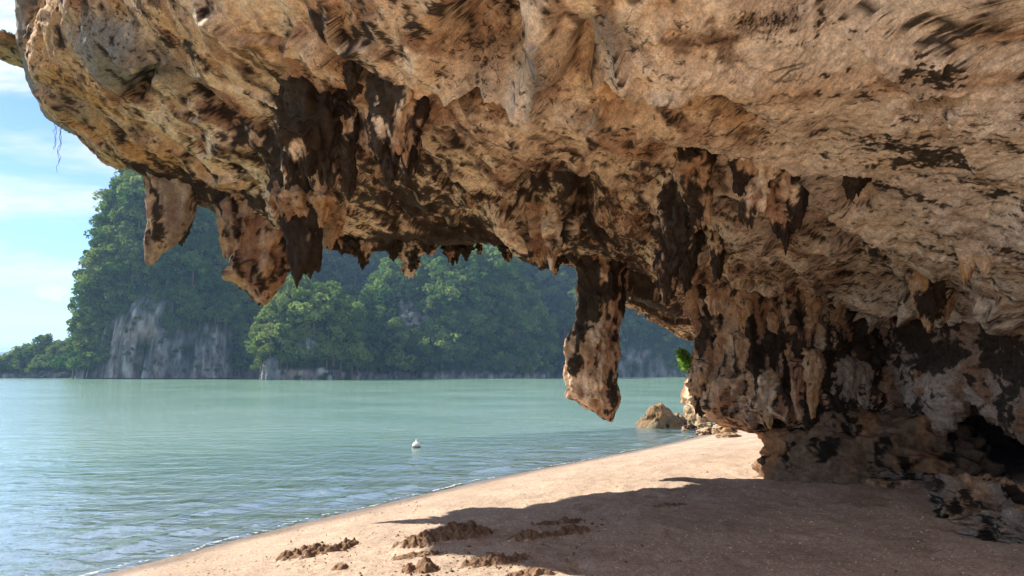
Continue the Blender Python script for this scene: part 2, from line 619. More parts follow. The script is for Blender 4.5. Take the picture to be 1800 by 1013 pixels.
def shore_dist(xy):
    """signed distance to the waterline: positive inland"""
    xy = np.asarray(xy, float)
    best = np.full(len(xy), 1e9); sgn = np.ones(len(xy))
    for a, b in zip(WLC[:-1], WLC[1:]):
        ab = b - a
        t = np.clip(((xy - a) @ ab) / (ab @ ab), 0, 1)
        d = xy - (a + t[:, None] * ab)
        dd = np.hypot(d[:, 0], d[:, 1])
        cr_ = ab[0] * d[:, 1] - ab[1] * d[:, 0]
        m = dd < best - 1e-9
        best = np.where(m, dd, best)
        sgn = np.where(m, np.where(cr_ < 0, 1.0, -1.0), sgn)
    return best * sgn


def beach_base(d):
    return np.where(d > 0, 0.62 * (1 - np.exp(-d / 5.2)) + 0.012 * d, 0.10 * d + 0.0) 


def polar_grid(rs, ths):
    r, t = np.meshgrid(rs, ths, indexing='ij')
    return np.stack([r.ravel() * np.sin(t.ravel()), r.ravel() * np.cos(t.ravel())], 1)


def beach_height(xy):
    d = shore_dist(xy)
    p3 = np.c_[xy, np.zeros(len(xy))]
    inl = sstep(0.3, 3.0, d)
    z = beach_base(d)
    z = z + inl * (0.06 * fbm(p3 * 0.45, 3, 3) + 0.022 * fbm(p3 * 1.9, 5, 4) + 0.016 * fbm(p3 * 6.5, 8, 3))
    v_, _ = voronoi(p3 * np.array([1.9, 1.9, 1]) + 0.25 * fbm(p3 * 1.5, 9, 2)[:, None], 10)
    z = z - sstep(2.5, 5.0, d) * 0.075 * np.clip(0.36 - v_, 0, 1) / 0.36 * sstep(-0.1, 0.2, fbm(p3 * 0.6, 11, 2))
    z = z + 0.012 * sstep(0.0, 0.6, d) * fbm(p3 * 3.0, 6, 3)
    return z, d


ths = np.concatenate([np.linspace(R(-50), R(48), 520), np.linspace(R(48), R(310), 90)[1:-1]])
rs = np.concatenate([[0.02], np.geomspace(0.6, 4.0, 30), np.geomspace(4.0, 40, 380)[1:], np.geomspace(40, 140, 30)[1:]])
bxy = polar_grid(rs, ths)
bz, bd = beach_height(bxy)
bV = np.c_[bxy, bz]
beach_me = mesh_np('beach', bV, grid_quads(len(rs), len(ths), True)[:, ::-1])
dry = np.array([0.40, 0.295, 0.215]); damp = np.array([0.20, 0.14, 0.095]); under = np.array([0.34, 0.27, 0.16])
shade_px, shade_py, _ = proj(bV)
w_edge = bd + 0.18 * fbm(np.c_[bxy, bxy[:, 0] * 0] * 0.8, 12, 3)
wetf = 1 - sstep(0.15, 0.75, w_edge)
bcol = lerp(np.tile(dry, (len(bV), 1)), damp, wetf * 0.85)
bcol = lerp(bcol, under, sstep(0.0, -0.4, bd))
# sand further inland under the rock: colour lightened and warmed to lift its shade
shade_lift = sstep(5.0, 8.5, bd + 0.6 * fbm(np.c_[bxy, bxy[:, 0] * 0] * 0.7, 14, 3))
bcol = lerp(bcol, np.array([0.43, 0.31, 0.215]), shade_lift * 0.9)
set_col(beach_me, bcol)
set_f(beach_me, wetf, 'wet')
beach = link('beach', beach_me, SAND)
tag(beach, 'coarse pinkish shell sand beach sloping down to the bay', None, None, 'structure')

# ------------------------------------------------------------------ sea
wth = np.concatenate([np.linspace(R(-48), R(44), 560), np.linspace(R(44), R(312), 60)[1:-1]])
wr = np.concatenate([np.geomspace(5.0, 60, 420), np.geomspace(60, 9000, 110)[1:]])
wxy = polar_grid(wr, wth)
wd = shore_dist(wxy)
p3 = np.c_[wxy, np.zeros(len(wxy))]
near = np.exp(-np.hypot(wxy[:, 0], wxy[:, 1]) / 45.0)
wz = near * (0.035 * fbm(p3 * np.array([0.55, 0.3, 1]), 21, 3) + 0.016 * ridged(p3 * np.array([1.6, 1.1, 1]), 22, 2))
warp = 0.5 * fbm(p3 * 0.35, 23, 3)
for dc, amp, wdt in ((-0.75, 0.050, 0.16), (-1.9, 0.045, 0.28), (-3.3, 0.03, 0.4)):
    q = (wd + warp * (0.25 - dc * 0.25) - dc) / wdt
    wz = wz + amp * np.exp(-q * q) * sstep(-0.25, 0.35, fbm(p3 * 0.5, 25, 2) + 0.12)
wz = wz * sstep(0.1, -0.6, wd)
wV = np.c_[wxy, wz]
wq = grid_quads(len(wr), len(wth), True)[:, ::-1]
keep = (wd[wq] < 0.6).any(1)
wq = wq[keep]
used = np.unique(wq)
rem = np.full(len(wV), -1); rem[used] = np.arange(len(used))
sea_me = mesh_np('sea', wV[used], rem[wq])
bzw = beach_base(wd)
set_f(sea_me, np.clip(wz - bzw, 0, 30)[used], 'depth')
sea = link('sea', sea_me, WATER)
tag(sea, 'calm milky green bay water rippling up to the sand', None, None, 'structure')

# foam along the waterline: lacy patches left as open cells
fn, fm = 2600, 80
fs = np.linspace(2.0, len(WLC) - 3.2, fn)
fc = crom(WLC, fs)
ft = np.gradient(fc, axis=0); ft /= np.linalg.norm(ft, axis=1, keepdims=True)
fno = np.c_[ft[:, 1], -ft[:, 0]]                                 # inland
fw = np.linspace(-1.5, 0.35, fm)
fxy = (fc[:, None, :] + fno[:, None, :] * fw[None, :, None]).reshape(-1, 2)
f3 = np.c_[fxy, np.zeros(len(fxy))]
fdist = np.tile(fw, fn)
lobes = 0.22 * fbm(f3 * 0.7, 31, 3)
v1, v2 = voronoi(f3 * 7.0, 33)
lace = (v2 - v1) < 0.20
front = np.exp(-((fdist + 0.06 - lobes) / 0.034) ** 2) * sstep(-0.5, 0.1, fbm(f3 * 1.1, 34, 3))
second = np.exp(-((fdist + 0.72 - 1.6 * lobes) / 0.13) ** 2) * sstep(0.0, 0.3, fbm(f3 * 0.6, 35, 2) + 0.1)
dens = front * 1.1 + second * 0.0 + 0.10 * fbm(f3 * 5, 36, 3)
fine_f = fbm(f3 * 14.0, 39, 2)
fgood = ((front > 0.5) & (fine_f > 0.02)) | ((dens > 0.55) & (fine_f > 0.1)) | ((dens > 0.30) & lace & (fbm(f3 * 3.0, 38, 2) > -0.1) & (fine_f > -0.2))
fz = np.maximum(0.006, np.interp(fdist, [-1.5, 0, 0.35], [0.006, 0.012, 0.05])) + 0.014 * np.clip(dens, 0, 1.2)
bzf, _ = beach_height(fxy)
fz = np.maximum(fz, bzf + 0.006)
for dc, amp, wdt in ((-0.75, 0.050, 0.16),):
    pass
fq = grid_quads(fn, fm)
fq = fq[fgood[fq].sum(1) >= 3]
used = np.unique(fq); rem = np.full(len(fxy), -1); rem[used] = np.arange(len(used))
foam_me = mesh_np('foam', np.c_[fxy, fz][used], rem[fq])
FOAM = plain_mat('foam', (0.50, 0.50, 0.47), 0.6, 0.12, 30.0, 0.3)
foam = link('foam', foam_me, FOAM)
tag(foam, 'thin white lacy foam along the water edge', 'foam', None, 'stuff')

# ------------------------------------------------------------------ far karst hills and forest
LIP_PX = np.array([(0, 250), (110, 250), (265, 345), (500, 430), (640, 437), (900, 447), (1000, 475), (1100, 545), (1205, 590), (1210, 666)])


class Hill:
    """steep-sided karst tower: a noisy superellipsoid standing in the water"""
    def __init__(s, px, D, half_px, depth, H, e, seed, rough=0.12, flare=0.12):
        k = D / F
        s.cx, s.cy, s.a, s.b, s.H, s.e, s.seed, s.rough, s.flare = (px - 900) * k, D, half_px * k, depth, H, e, seed, rough, flare

    def pos(s, th, ph):
        c = np.cos(ph) ** s.e
        z = np.sin(ph) ** s.e
        c = c * (1 + s.flare * (1 - z))
        x = np.sin(th) * c; y = -np.cos(th) * c
        q = np.c_[np.sin(th) * 1.7 * c, -np.cos(th) * 1.7 * c, z * 1.1]
        butt = fbm(np.c_[q[:, :2] * 1.6, q[:, 2] * 0.5], s.seed, 4, 0.55) + 0.6 * fbm(q * 1.3, s.seed + 5, 3)
        k = 1 + s.rough * butt
        zt = z * (1 + 0.16 * fbm(np.c_[q[:, :2] * 1.2, 0 * z], s.seed + 9, 3))
        return np.c_[s.cx + s.a * x * k, s.cy + s.b * y * k, s.H * zt - 1.0]


hills = {
    'tall': Hill(334, 308, 116, 36, 92, 0.46, 101, 0.09, 0.28),
    'spit': Hill(195, 322, 205, 18, 15, 1.0, 107, 0.10, 0.05),
    'knoll': Hill(546, 238, 76, 12, 26.5, 0.62, 113, 0.10, 0.05),
    'ridge': Hill(795, 335, 155, 44, 55, 0.80, 127, 0.16, 0.06),
    'valley': Hill(600, 420, 330, 45, 100, 0.62, 131, 0.12, 0.06),
    'back': Hill(1130, 440, 250, 62, 104, 0.62, 139, 0.14, 0.08),
}
CLIFFS = [(205, 625, 30, 70, 8, 1.0), (260, 590, 40, 75, 10, 1.0), (300, 625, 60, 45, 0, 1.0), (375, 620, 32, 45, 5, 1.1),
          (330, 655, 80, 16, 0, 1.0), (480, 650, 14, 22, 0, 1.0), (540, 660, 75, 11, 0, 1.1), (545, 610, 28, 26, 0, 0.6),
          (728, 565, 22, 34, -25, 1.2), (1120, 640, 42, 26, 12, 1.3), (1150, 660, 40, 10, 0, 1.1), (800, 664, 90, 5, 0, 0.9)]
BVH_V, BVH_F, off = [], [], 0
hill_objs = {}
for hn, h in hills.items():
    nt, npz = 260, 110
    th, ph = np.meshgrid(np.linspace(0, 2 * math.pi, nt, endpoint=False), np.linspace(0.0, math.pi / 2 - 1e-3, npz) , indexing='xy')
    ph = ph.ravel() ** 1.0; th = th.ravel()
    V = h.pos(th, np.clip(ph, 1e-4, None))
    px, py, dd_ = proj(V)
    n_ = fbm(V * np.array([0.16, 0.16, 0.05]), 61, 4)
    cl = blobs(px, py, CLIFFS, 0.9 * n_)
    cl = sstep(0.25, 0.5, cl + 0.25 * n_)
    # sea notch: bare rock at the very foot
    cl = np.maximum(cl, sstep(3.2, 1.6, V[:, 2] + 1.2 * n_))
    stone = lerp(np.tile([0.17, 0.165, 0.16], (len(V), 1)), np.array([0.27, 0.205, 0.15]), sstep(0.0, 0.5, fbm(V * 0.09, 63, 3)))
    col_ = lerp(np.tile([0.022, 0.042, 0.014], (len(V), 1)), stone, cl)
    rib = ridged(V * np.array([0.22, 0.22, 0.05]), 65, 3) + 0.6 * fbm(V * np.array([0.5, 0.5, 0.25]), 66, 3)
    out_ = np.c_[np.sin(th), -np.cos(th), 0 * th]
    V = V + out_ * (1.3 * cl * rib)[:, None]
    stain = sstep(-0.05, 0.35, fbm(V * np.array([0.35, 0.35, 0.09]), 67, 4))
    col_ = lerp(col_, np.array([0.40, 0.375, 0.34]), cl * stain * 0.75)
    col_ = lerp(col_, np.array([0.03, 0.05, 0.02]), cl * sstep(0.10, 0.30, fbm(V * np.array([0.2, 0.2, 0.3]), 68, 4)))
    q = grid_quads(npz, nt, True)
    me = mesh_np('hill', V, q)
    set_col(me, col_)
    o = link('hill', me, HILL)
    tag(o, kind='structure')
    o['label'] = {'tall': 'tall sheer limestone headland across the bay', 'spit': 'low wooded spit running out from the tall headland',
                  'knoll': 'small rounded limestone knoll in front of the valley', 'ridge': 'broad wooded limestone ridge across the bay',
                  'valley': 'blue shaded slope behind the knoll', 'back': 'hazy blue slope furthest across the bay'}[hn]
    hill_objs[hn] = o
    BVH_V.append(V); BVH_F.append(q + off); off += len(V)
hbvh = BVHTree.FromPolygons(np.concatenate(BVH_V).tolist(), np.concatenate(BVH_F).tolist())


def tree_meshes(seed, rad, tall, n_clump, per, leaf):
    """crown of leaf sprays gathered in clumps, and a forked tapering trunk"""
    rg = np.random.default_rng(seed)
    cs = []
    for k in range(n_clump):
        a = rg.uniform(0, 2 * math.pi); u = rg.uniform(0, 1) ** 0.6
        zc = rg.uniform(-0.35, 1.0)
        rr = math.sqrt(max(0.0, 1 - max(zc, 0) ** 2)) * u * 0.85
        cs.append((rr * math.cos(a) * rad, rr * math.sin(a) * rad, zc * tall * 0.5, rad * rg.uniform(0.24, 0.5)))
    cs = np.array(cs)
    vs_, fs_, tn = [], [], []
    k0 = 0
    for (x, y, z, r) in cs:
        dirs = rg.normal(size=(per, 3)); dirs[:, 2] = dirs[:, 2] * 0.9 + 0.25
        dirs /= np.linalg.norm(dirs, axis=1, keepdims=True)
        pos = np.array([x, y, z]) + dirs * r * rg.uniform(0.7, 1.08, (per, 1)) * np.array([1, 1, 0.78])
        nrm = dirs + rg.normal(size=(per, 3)) * 0.45
        nrm /= np.linalg.norm(nrm, axis=1, keepdims=True)
        t = np.cross(nrm, rg.normal(size=(per, 3))); t /= np.linalg.norm(t, axis=1, keepdims=True)
        b = np.cross(nrm, t)
        s1 = leaf * rg.uniform(0.6, 1.3, (per, 1)); s2 = leaf * rg.uniform(0.4, 0.9, (per, 1))
        quad = np.stack([pos - t * s1, pos - b * s2 + nrm * 0.1 * s1, pos + t * s1, pos + b * s2 - nrm * 0.1 * s1], 1)
        vs_.append(quad.reshape(-1, 3))
        tn.append(np.repeat(np.clip(rg.normal(0.5, 0.2, per) + 0.15 * rg.normal(), 0, 1), 4))
    V = np.concatenate(vs_)
    me = mesh_np('crown', V, np.arange(len(V)).reshape(-1, 4), False)
    set_f(me, np.concatenate(tn), 'tint')
    me.materials.append(LEAF)
    # trunk with two limbs
    tv, tf = [], []

    def limb(p0, p1, r0, r1):
        base = len(tv)
        ax = np.array(p1) - np.array(p0); ax = ax / np.linalg.norm(ax)
        s = np.cross(ax, [0.3, 0.9, 0.1]); s /= np.linalg.norm(s); u = np.cross(ax, s)
        for (pp, rr) in ((p0, r0), ((np.array(p0) + np.array(p1)) / 2 + s * r0 * 0.4, (r0 + r1) / 2), (p1, r1)):
            for j in range(6):
                a = j * math.pi / 3
                tv.append(np.array(pp) + rr * (math.cos(a) * s + math.sin(a) * u))
        for ring in range(2):
            for j in range(6):
                tf.append((base + ring * 6 + j, base + ring * 6 + (j + 1) % 6, base + ring * 6 + 6 + (j + 1) % 6, base + ring * 6 + 6 + j))
    limb((0, 0, -tall * 0.9), (0, 0, -tall * 0.1), rad * 0.075, rad * 0.05)
    limb((0, 0, -tall * 0.15), (rad * 0.4, rad * 0.15, tall * 0.3), rad * 0.045, rad * 0.02)
    limb((0, 0, -tall * 0.1), (-rad * 0.4, -rad * 0.1, tall * 0.35), rad * 0.045, rad * 0.02)
    tm = mesh_np('trunk', np.array(tv), np.array(tf))
    tm.materials.append(BARK)
    return me, tm


TREES = [tree_meshes(200 + k, 3.0 + 0.25 * (k % 3), (4.2, 5.2, 3.4, 4.6, 6.0, 3.8)[k], (11, 13, 10, 15, 12, 9)[k], 64, 0.36) for k in range(6)]
KNOLL_CROWNS = []
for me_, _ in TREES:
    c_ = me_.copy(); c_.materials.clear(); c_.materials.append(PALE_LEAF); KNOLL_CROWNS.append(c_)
rng = np.random.default_rng(5)
cand = []
for hn, h in hills.items():
    N = {'tall': 3400, 'spit': 1400, 'knoll': 420, 'ridge': 1700, 'valley': 2200, 'back': 2600}[hn]
    th = rng.uniform(-0.56 * math.pi, 0.56 * math.pi, N)
    ph = np.arcsin(rng.uniform(0.0, 0.98, N)) if h.e > 0.7 else rng.uniform(0.0, 1.0, N) * math.pi / 2
    if h.e < 0.7:                                   # spread evenly up the steep flanks
        zf = rng.uniform(0.02, 1.0, N); ph = np.arcsin(np.clip(zf, 0, 0.999) ** (1 / h.e))
    V = h.pos(th, np.clip(ph, 1e-3, None))
    e1 = h.pos(th + 0.02, np.clip(ph, 1e-3, None)) - V
    e2 = h.pos(th, np.clip(ph + 0.02, 1e-3, 1.56)) - V
    nn = np.cross(e1, e2); nn /= np.maximum(np.linalg.norm(nn, axis=1, keepdims=True), 1e-9)
    nn = np.where((nn[:, 2:3] < 0), -nn, nn)
    px, py, D_ = proj(V)
    cl = blobs(px, py, CLIFFS, 0.9 * fbm(V * np.array([0.16, 0.16, 0.05]), 61, 4))
    bare = cl + rng.normal(0, 0.07, N) >= 0.42
    ok = (V[:, 2] > 1.6) & (~bare | (rng.uniform(0, 1, N) < 0.30))
    sc = rng.gamma(5.0, 0.15, N) + 0.32
    sc = np.where(bare, rng.uniform(0.16, 0.42, N), sc)
    if hn == 'spit': sc = sc * 0.55
    if hn in ('valley', 'back'): sc = sc * 1.25
    # thin out so crowns do not pile on each other
    order = np.argsort(-sc)
    kept = []
    cell = {}
    for i in order:
        if not ok[i]: continue
        r_ = 2.1 * sc[i]
        key = tuple((V[i] // 6).astype(int))
        bad = False
        for a in (-1, 0, 1):
            for b in (-1, 0, 1):
                for c in (-1, 0, 1):
                    for j in cell.get((key[0] + a, key[1] + b, key[2] + c), ()):
                        if np.linalg.norm(V[i] - V[j]) < r_ * 0.55 + 2.1 * sc[j] * 0.55:
                            bad = True; break
                    if bad: break
                if bad: break
            if bad: break
        if bad: continue
        cell.setdefault(key, []).append(i)
        kept.append(i)
    for i in kept:
        c = V[i] + nn[i] * 0.9 * sc[i] + np.array([0, 0, 1.2 * sc[i]])
        cand.append((hn, c, sc[i], float(px[i]), float(py[i]), float(D_[i])))


def in_view(c):
    hn, p, s, px, py, D_ = c
    if px < 2 or px > 1205 or py < np.interp(px, LIP_PX[:, 0], LIP_PX[:, 1]) + 8: return False
    d = Vector(p + np.array([0, 0, 2.0 * s])) - Vector(CAM)
    hit = hbvh.ray_cast(Vector(CAM), d.normalized(), d.length - 5.0)
    return hit[0] is None


vis = [(c[2] / c[5], k) for k, c in enumerate(cand) if in_view(c)]
vis.sort(reverse=True)
kn = [k for k, c in enumerate(cand) if c[0] == 'knoll']
pick = set(kn) | set([k for _, k in vis if cand[k][0] != 'knoll'][:295 - len(kn)])
TLAB = {'tall': 'green tree clinging to the sheer face of the tall headland', 'spit': 'tree on the low wooded spit left of the tall headland',
        'knoll': 'sunlit tree on the small rounded knoll', 'ridge': 'tree on the broad ridge right of the knoll',
        'valley': 'tree on the blue shaded slope behind the knoll', 'back': 'tree on the hazy blue slope near the hanging stalactite'}
TGRP = {k: 'trees on the ' + v for k, v in dict(tall='tall headland', spit='low spit', knoll='small knoll', ridge='broad ridge', valley='shaded slope', back='far hazy slope').items()}
first_crown = {}
HB = {'tall': (170, 450, 320, 662), 'spit': (0, 170, 590, 660), 'knoll': (470, 625, 525, 655), 'ridge': (620, 945, 450, 660), 'valley': (400, 900, 440, 600), 'back': (930, 1200, 460, 660)}
HN = {'tall': 'the tall sheer headland', 'spit': 'the low wooded spit', 'knoll': 'the small rounded knoll', 'ridge': 'the broad middle ridge',
      'valley': 'the blue shaded valley', 'back': 'the hazy far slope'}


SHAPE = ('round', 'domed', 'flat-topped', 'bushy', 'tall', 'spreading')


def tree_label(hn, s, px, py, var):
    x0, x1, y0, y1 = HB[hn]
    u, v = (px - x0) / (x1 - x0), (py - y0) / (y1 - y0)
    hgt = ('at the top of', 'on the upper part of', 'halfway up', 'on the lower part of', 'at the foot of')[int(np.clip(v * 5, 0, 4))]
    side = ('far left', 'left', 'middle', 'right', 'far right')[int(np.clip(u * 5, 0, 4))]
    size = 'very broad' if s > 1.75 else 'broad' if s > 1.45 else 'medium' if s > 1.2 else 'small'
    return f'{size} {SHAPE[var]} tree {hgt} {HN[hn]}, {side}'


rest = []
for k, (hn, c, s, px, py, D_) in enumerate(cand):
    var = k % 6
    rz = (k * 2.399) % 6.283
    if k in pick:
        t = empty('tree', c - np.array([0, 0, 2.4 * s]))
        tag(t, tree_label(hn, s, px, py, var), 'tree', TGRP[hn])
        t.rotation_euler = (0, 0, rz)
        t.scale = (s, s, s)
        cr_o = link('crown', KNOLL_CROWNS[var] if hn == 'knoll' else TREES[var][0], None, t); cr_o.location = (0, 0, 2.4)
        tr_o = link('trunk', TREES[var][1], None, t); tr_o.location = (0, 0, 2.4)
        if hn != 'knoll': first_crown.setdefault(var, cr_o)
    else:
        rest.append((hn, c, s, var, rz))

# the rest of the wood: one mass per hill side, instanced
gn = bpy.data.node_groups.new('forest', 'GeometryNodeTree')
gn.interface.new_socket('Geometry', in_out='INPUT', socket_type='NodeSocketGeometry')
gn.interface.new_socket('Geometry', in_out='OUTPUT', socket_type='NodeSocketGeometry')
gi = gn.nodes.new('NodeGroupInput'); go = gn.nodes.new('NodeGroupOutput')
jn = gn.nodes.new('GeometryNodeJoinGeometry')
m2p = gn.nodes.new('GeometryNodeMeshToPoints')
gn.links.new(gi.outputs[0], m2p.inputs[0])


def named(nm, typ):
    a = gn.nodes.new('GeometryNodeInputNamedAttribute'); a.data_type = typ
    a.inputs['Name'].default_value = nm
    return a.outputs[0]


a_var, a_sc, a_rot = named('variant', 'INT'), named('tree_scale', 'FLOAT'), named('turn', 'FLOAT_VECTOR')
for k, cro in first_crown.items():
    oi = gn.nodes.new('GeometryNodeObjectInfo'); oi.transform_space = 'ORIGINAL'
    oi.inputs['Object'].default_value = cro
    oi.inputs['As Instance'].default_value = True
    cmpn = gn.nodes.new('FunctionNodeCompare'); cmpn.data_type = 'INT'; cmpn.operation = 'EQUAL'
    gn.links.new(a_var, [s for s in cmpn.inputs if s.type == 'INT' and s.enabled][0])
    [s for s in cmpn.inputs if s.type == 'INT' and s.enabled][1].default_value = k
    ip = gn.nodes.new('GeometryNodeInstanceOnPoints')
    gn.links.new(m2p.outputs[0], ip.inputs['Points'])
    gn.links.new(cmpn.outputs[0], ip.inputs['Selection'])
    gn.links.new(oi.outputs['Geometry'], ip.inputs['Instance'])
    gn.links.new(a_rot, ip.inputs['Rotation'])
    gn.links.new(a_sc, ip.inputs['Scale'])
    gn.links.new(ip.outputs[0], jn.inputs[0])
gn.links.new(jn.outputs[0], go.inputs[0])
var_ids = list(first_crown)
fme = bpy.data.meshes.new('forest')
fme.vertices.add(len(rest))
fme.vertices.foreach_set('co', np.array([r[1] for r in rest], np.float32).ravel())
a = fme.attributes.new('variant', 'INT', 'POINT'); a.data.foreach_set('value', np.array([var_ids[r[3] % len(var_ids)] for r in rest], np.int32))
set_f(fme, np.array([r[2] for r in rest]), 'tree_scale')
set_vec(fme, np.array([(0, 0, r[4]) for r in rest]), 'turn')
forest = link('forest', fme)
fmod = forest.modifiers.new('forest', 'NODES'); fmod.node_group = gn
tag(forest, 'dense green jungle covering the limestone hills across the bay', 'forest', None, 'stuff')

# distant mountains on the horizon
mn = 240
mpx = np.linspace(-1500, 1300, mn)
mh = np.interp(mpx, [-1500, -400, -60, 0, 40, 95, 160, 300, 700, 1300], [70, 120, 95, 92, 105, 118, 110, 80, 60, 40])
mh = mh + 9 * fbm(np.c_[mpx * 0.02, 0 * mpx, 0 * mpx], 71, 4)
rows = []
for j, (zf, back) in enumerate(((-0.05, 0), (0.35, 60), (0.75, 200), (1.0, 420), (0.6, 800), (-0.05, 1300))):
    y = 2700 + back + 40 * fbm(np.c_[mpx * 0.012, 0 * mpx + j, 0 * mpx], 72, 3)
    rows.append(np.c_[(mpx - 900) / F * y, y, mh * zf])
mV = np.concatenate(rows)
mme = mesh_np('distant_mountains', mV, grid_quads(6, mn))
MOUNT = plain_mat('distant_forest', (0.035, 0.06, 0.03), 0.95, 0.25, 0.02)
mo = link('distant_mountains', mme, MOUNT)
tag(mo, 'faint blue mountains on the horizon', None, None, 'structure')

# ------------------------------------------------------------------ the overhanging cliff
def lipify(p, out, dz):
    return p + np.array([-0.62 * out, 0.78 * out, dz])


cols = []     # each column: 8 points, lip (row 0) to the back wall (row 7)
cols.append([W(-8, -6, 13.5), W(-6, -6, 12.2), W(-3.6, -6, 11), W(-1, -6, 10), W(2, -6, 9), W(5.5, -6, 7.2), W(9, -6, 3.6), W(10.5, -6, -.5)])
cols.append([W(-6.2, -1.5, 12.2), W(-4.9, -1.6, 10), W(-3, -1.8, 8.4), W(-.8, -2, 7.4), W(1.6, -2, 6.7), W(4.5, -2, 5.6), W(8, -2, 3), W(9.5, -2, -.5)])
cols.append([W(-5.6, 4, 10.4), W(-4.5, 3.6, 8.5), W(-3, 3.2, 7.0), W(-1, 2.8, 6.2), W(1.2, 2.5, 5.8), W(3.6, 2.2, 5.0), W(6.6, 2, 3), W(8, 2, -.5)])
B5 = [P(1150, -420, 4.2), P(1240, -300, 4.3), P(1320, -250, 4.4), P(1390, -200, 4.5), P(1460, -140, 4.6), P(1540, -90, 4.7), P(1620, -50, 4.8), P(1710, 0, 4.8), P(1810, 40, 4.8), P(1920, 90, 4.8), P(2080, 160, 4.7), P(2450, 260, 4.5), P(2700, 500, 4.6)]
B6 = [W(5.2, 2.4, 3.9 - 0.05 * k) for k in range(13)]
B7 = [W(6.6, 2.6 + 0.05 * k, -0.5) for k in range(13)]
table = [
    # lip               row1                 row2                row3                row4
    [(80, -140, 10.6), (150, -170, 9.2), (330, -190, 7.8), (620, -210, 6.3), (920, -260, 5.1)],
    [(46, 60, 11.0), (135, 30, 9.6), (330, -20, 8.4), (650, -30, 6.7), (1000, -60, 5.2)],
    [(118, 240, 11.4), (250, 165, 10.2), (430, 95, 8.9), (740, 65, 6.9), (1060, 0, 5.4)],
    [(268, 345, 11.8), (400, 270, 10.8), (560, 190, 9.3), (830, 120, 7.1), (1120, 40, 5.5)],
    [(490, 425, 12.4), (570, 350, 11.3), (680, 250, 9.7), (920, 165, 7.3), (1190, 80, 5.6)],
    [(720, 438, 13.2), (780, 385, 12.0), (850, 300, 10.0), (1020, 205, 7.5), (1270, 112, 5.7)],
    [(905, 446, 13.8), (960, 405, 12.4), (1020, 340, 10.3), (1130, 245, 7.7), (1360, 142, 5.8)],
    [(1020, 486, 14.5), (1100, 450, 12.6), (1180, 385, 10.5), (1260, 290, 7.8), (1460, 172, 5.85)],
    [(1130, 556, 17.0), (1250, 480, 13.0), (1340, 420, 10.4), (1420, 330, 7.8), (1570, 205, 5.85)],
    [(1225, 600, 20.0), (1400, 505, 12.8), (1500, 460, 9.9), (1560, 370, 7.6), (1690, 235, 5.8)],
    [(1420, 590, 18.0), (1590, 545, 11.8), (1680, 500, 9.3), (1720, 415, 7.3), (1830, 280, 5.6)],
    [(1700, 640, 15.0), (1800, 600, 10.6), (1850, 550, 8.6), (1890, 470, 6.9), (2000, 340, 5.4)],
    [(2200, 740, 12.0), (2300, 720, 9.2), (2330, 640, 7.8), (2350, 560, 6.3), (2400, 430, 5.0)],
]
for k, row in enumerate(table):
    cols.append([P(*c) for c in row] + [B5[k], B6[k], B7[k]])
cols = np.array(cols)                                # (ncol, 8, 3)
lip = cols[:, 0]
outer = [lip + np.array([2.0, -1.6, 14]) * 1.0 + np.array([4, -4, 0]), lip + np.array([1.2, -1.2, 9]), lip + np.array([-0.15, 0.2, 4.0]), lip + np.array([-0.50, 0.55, 1.6]), lip + np.array([-0.34, 0.38, 0.42])]
full = np.concatenate([np.stack(outer, 1), cols], 1)  # (ncol, 13, 3): rows 0-4 outside, 5 = lip
NOUT = len(outer)
NCOL = len(full)
# parameters: dense where the camera looks
sv = np.concatenate([np.linspace(0, 3, 70), np.linspace(3, 13.4, 700)[1:], np.linspace(13.4, NCOL - 1, 60)[1:]])
tv_ = np.concatenate([np.linspace(0, 3, 14), np.linspace(3, 4.6, 30)[1:], np.linspace(4.6, 9.6, 440)[1:], np.linspace(9.6, 12, 40)[1:]])
tmp = crom(full, sv)                                   # (ns, 13, 3)
surf = np.stack([crom(tmp[i], tv_) for i in range(len(sv))], 0)   # (ns, nt, 3)
ns, nt = len(sv), len(tv_)
V0 = surf.reshape(-1, 3)
N0 = grid_normals(V0, ns, nt)
# normals must look into the hollow (towards the eye / the sand)
mid = N0.reshape(ns, nt, 3)[ns // 2, np.searchsorted(tv_, 7.5)]
toc = CAM - surf[ns // 2, np.searchsorted(tv_, 7.5)]
flip = (mid @ toc) < 0
if flip: N0 = -N0
sg, tg = np.meshgrid(sv, tv_, indexing='ij')
sg, tg = sg.ravel(), tg.ravel()
E1 = np.array([0.54, 0.84, -0.10]); E1 /= np.linalg.norm(E1)
E2 = np.array([0.84, -0.54, 0.0])
fwarp = fbm(V0 * 0.25, 40, 2)
U = V0 @ E1
Va = V0 @ E2 + 0.5 * fwarp
Vz = V0[:, 2] + 0.5 * fwarp
Vv = 0.6 * Va + 1.0 * Vz                      # bedding planes dip towards the water
FLOW = np.c_[U, Va, Vz]
G1 = np.array([0.95, -0.25, 0.14]); G1 /= np.linalg.norm(G1)
G2 = np.array([0.25, 0.95, 0.0])
Ub, Vb = V0 @ G1, V0 @ G2 + 0.4 * fwarp
FLOW2 = np.c_[Ub, Vb, Vz]
cpx, cpy, cD = proj(V0)
w3 = fbm(V0 * 0.8, 41, 3)
rmask = sstep(1130, 1420, cpx + 60 * fwarp)


def flown(a, b, off, seed, oct=5, gain=0.58, wb=0.0):
    p1 = np.c_[U * a, Va * b + off, Vz * b] + wb * w3[:, None]
    p2 = np.c_[Ub * a, Vb * b + off, Vz * b] + wb * w3[:, None]
    r = np.zeros(len(U))
    k1, k2 = rmask < 0.999, rmask > 0.001
    r[k1] = fbm(p1[k1], seed, oct, gain) * (1 - rmask[k1])
    r[k2] += fbm(p2[k2], seed, oct, gain) * rmask[k2]
    return r


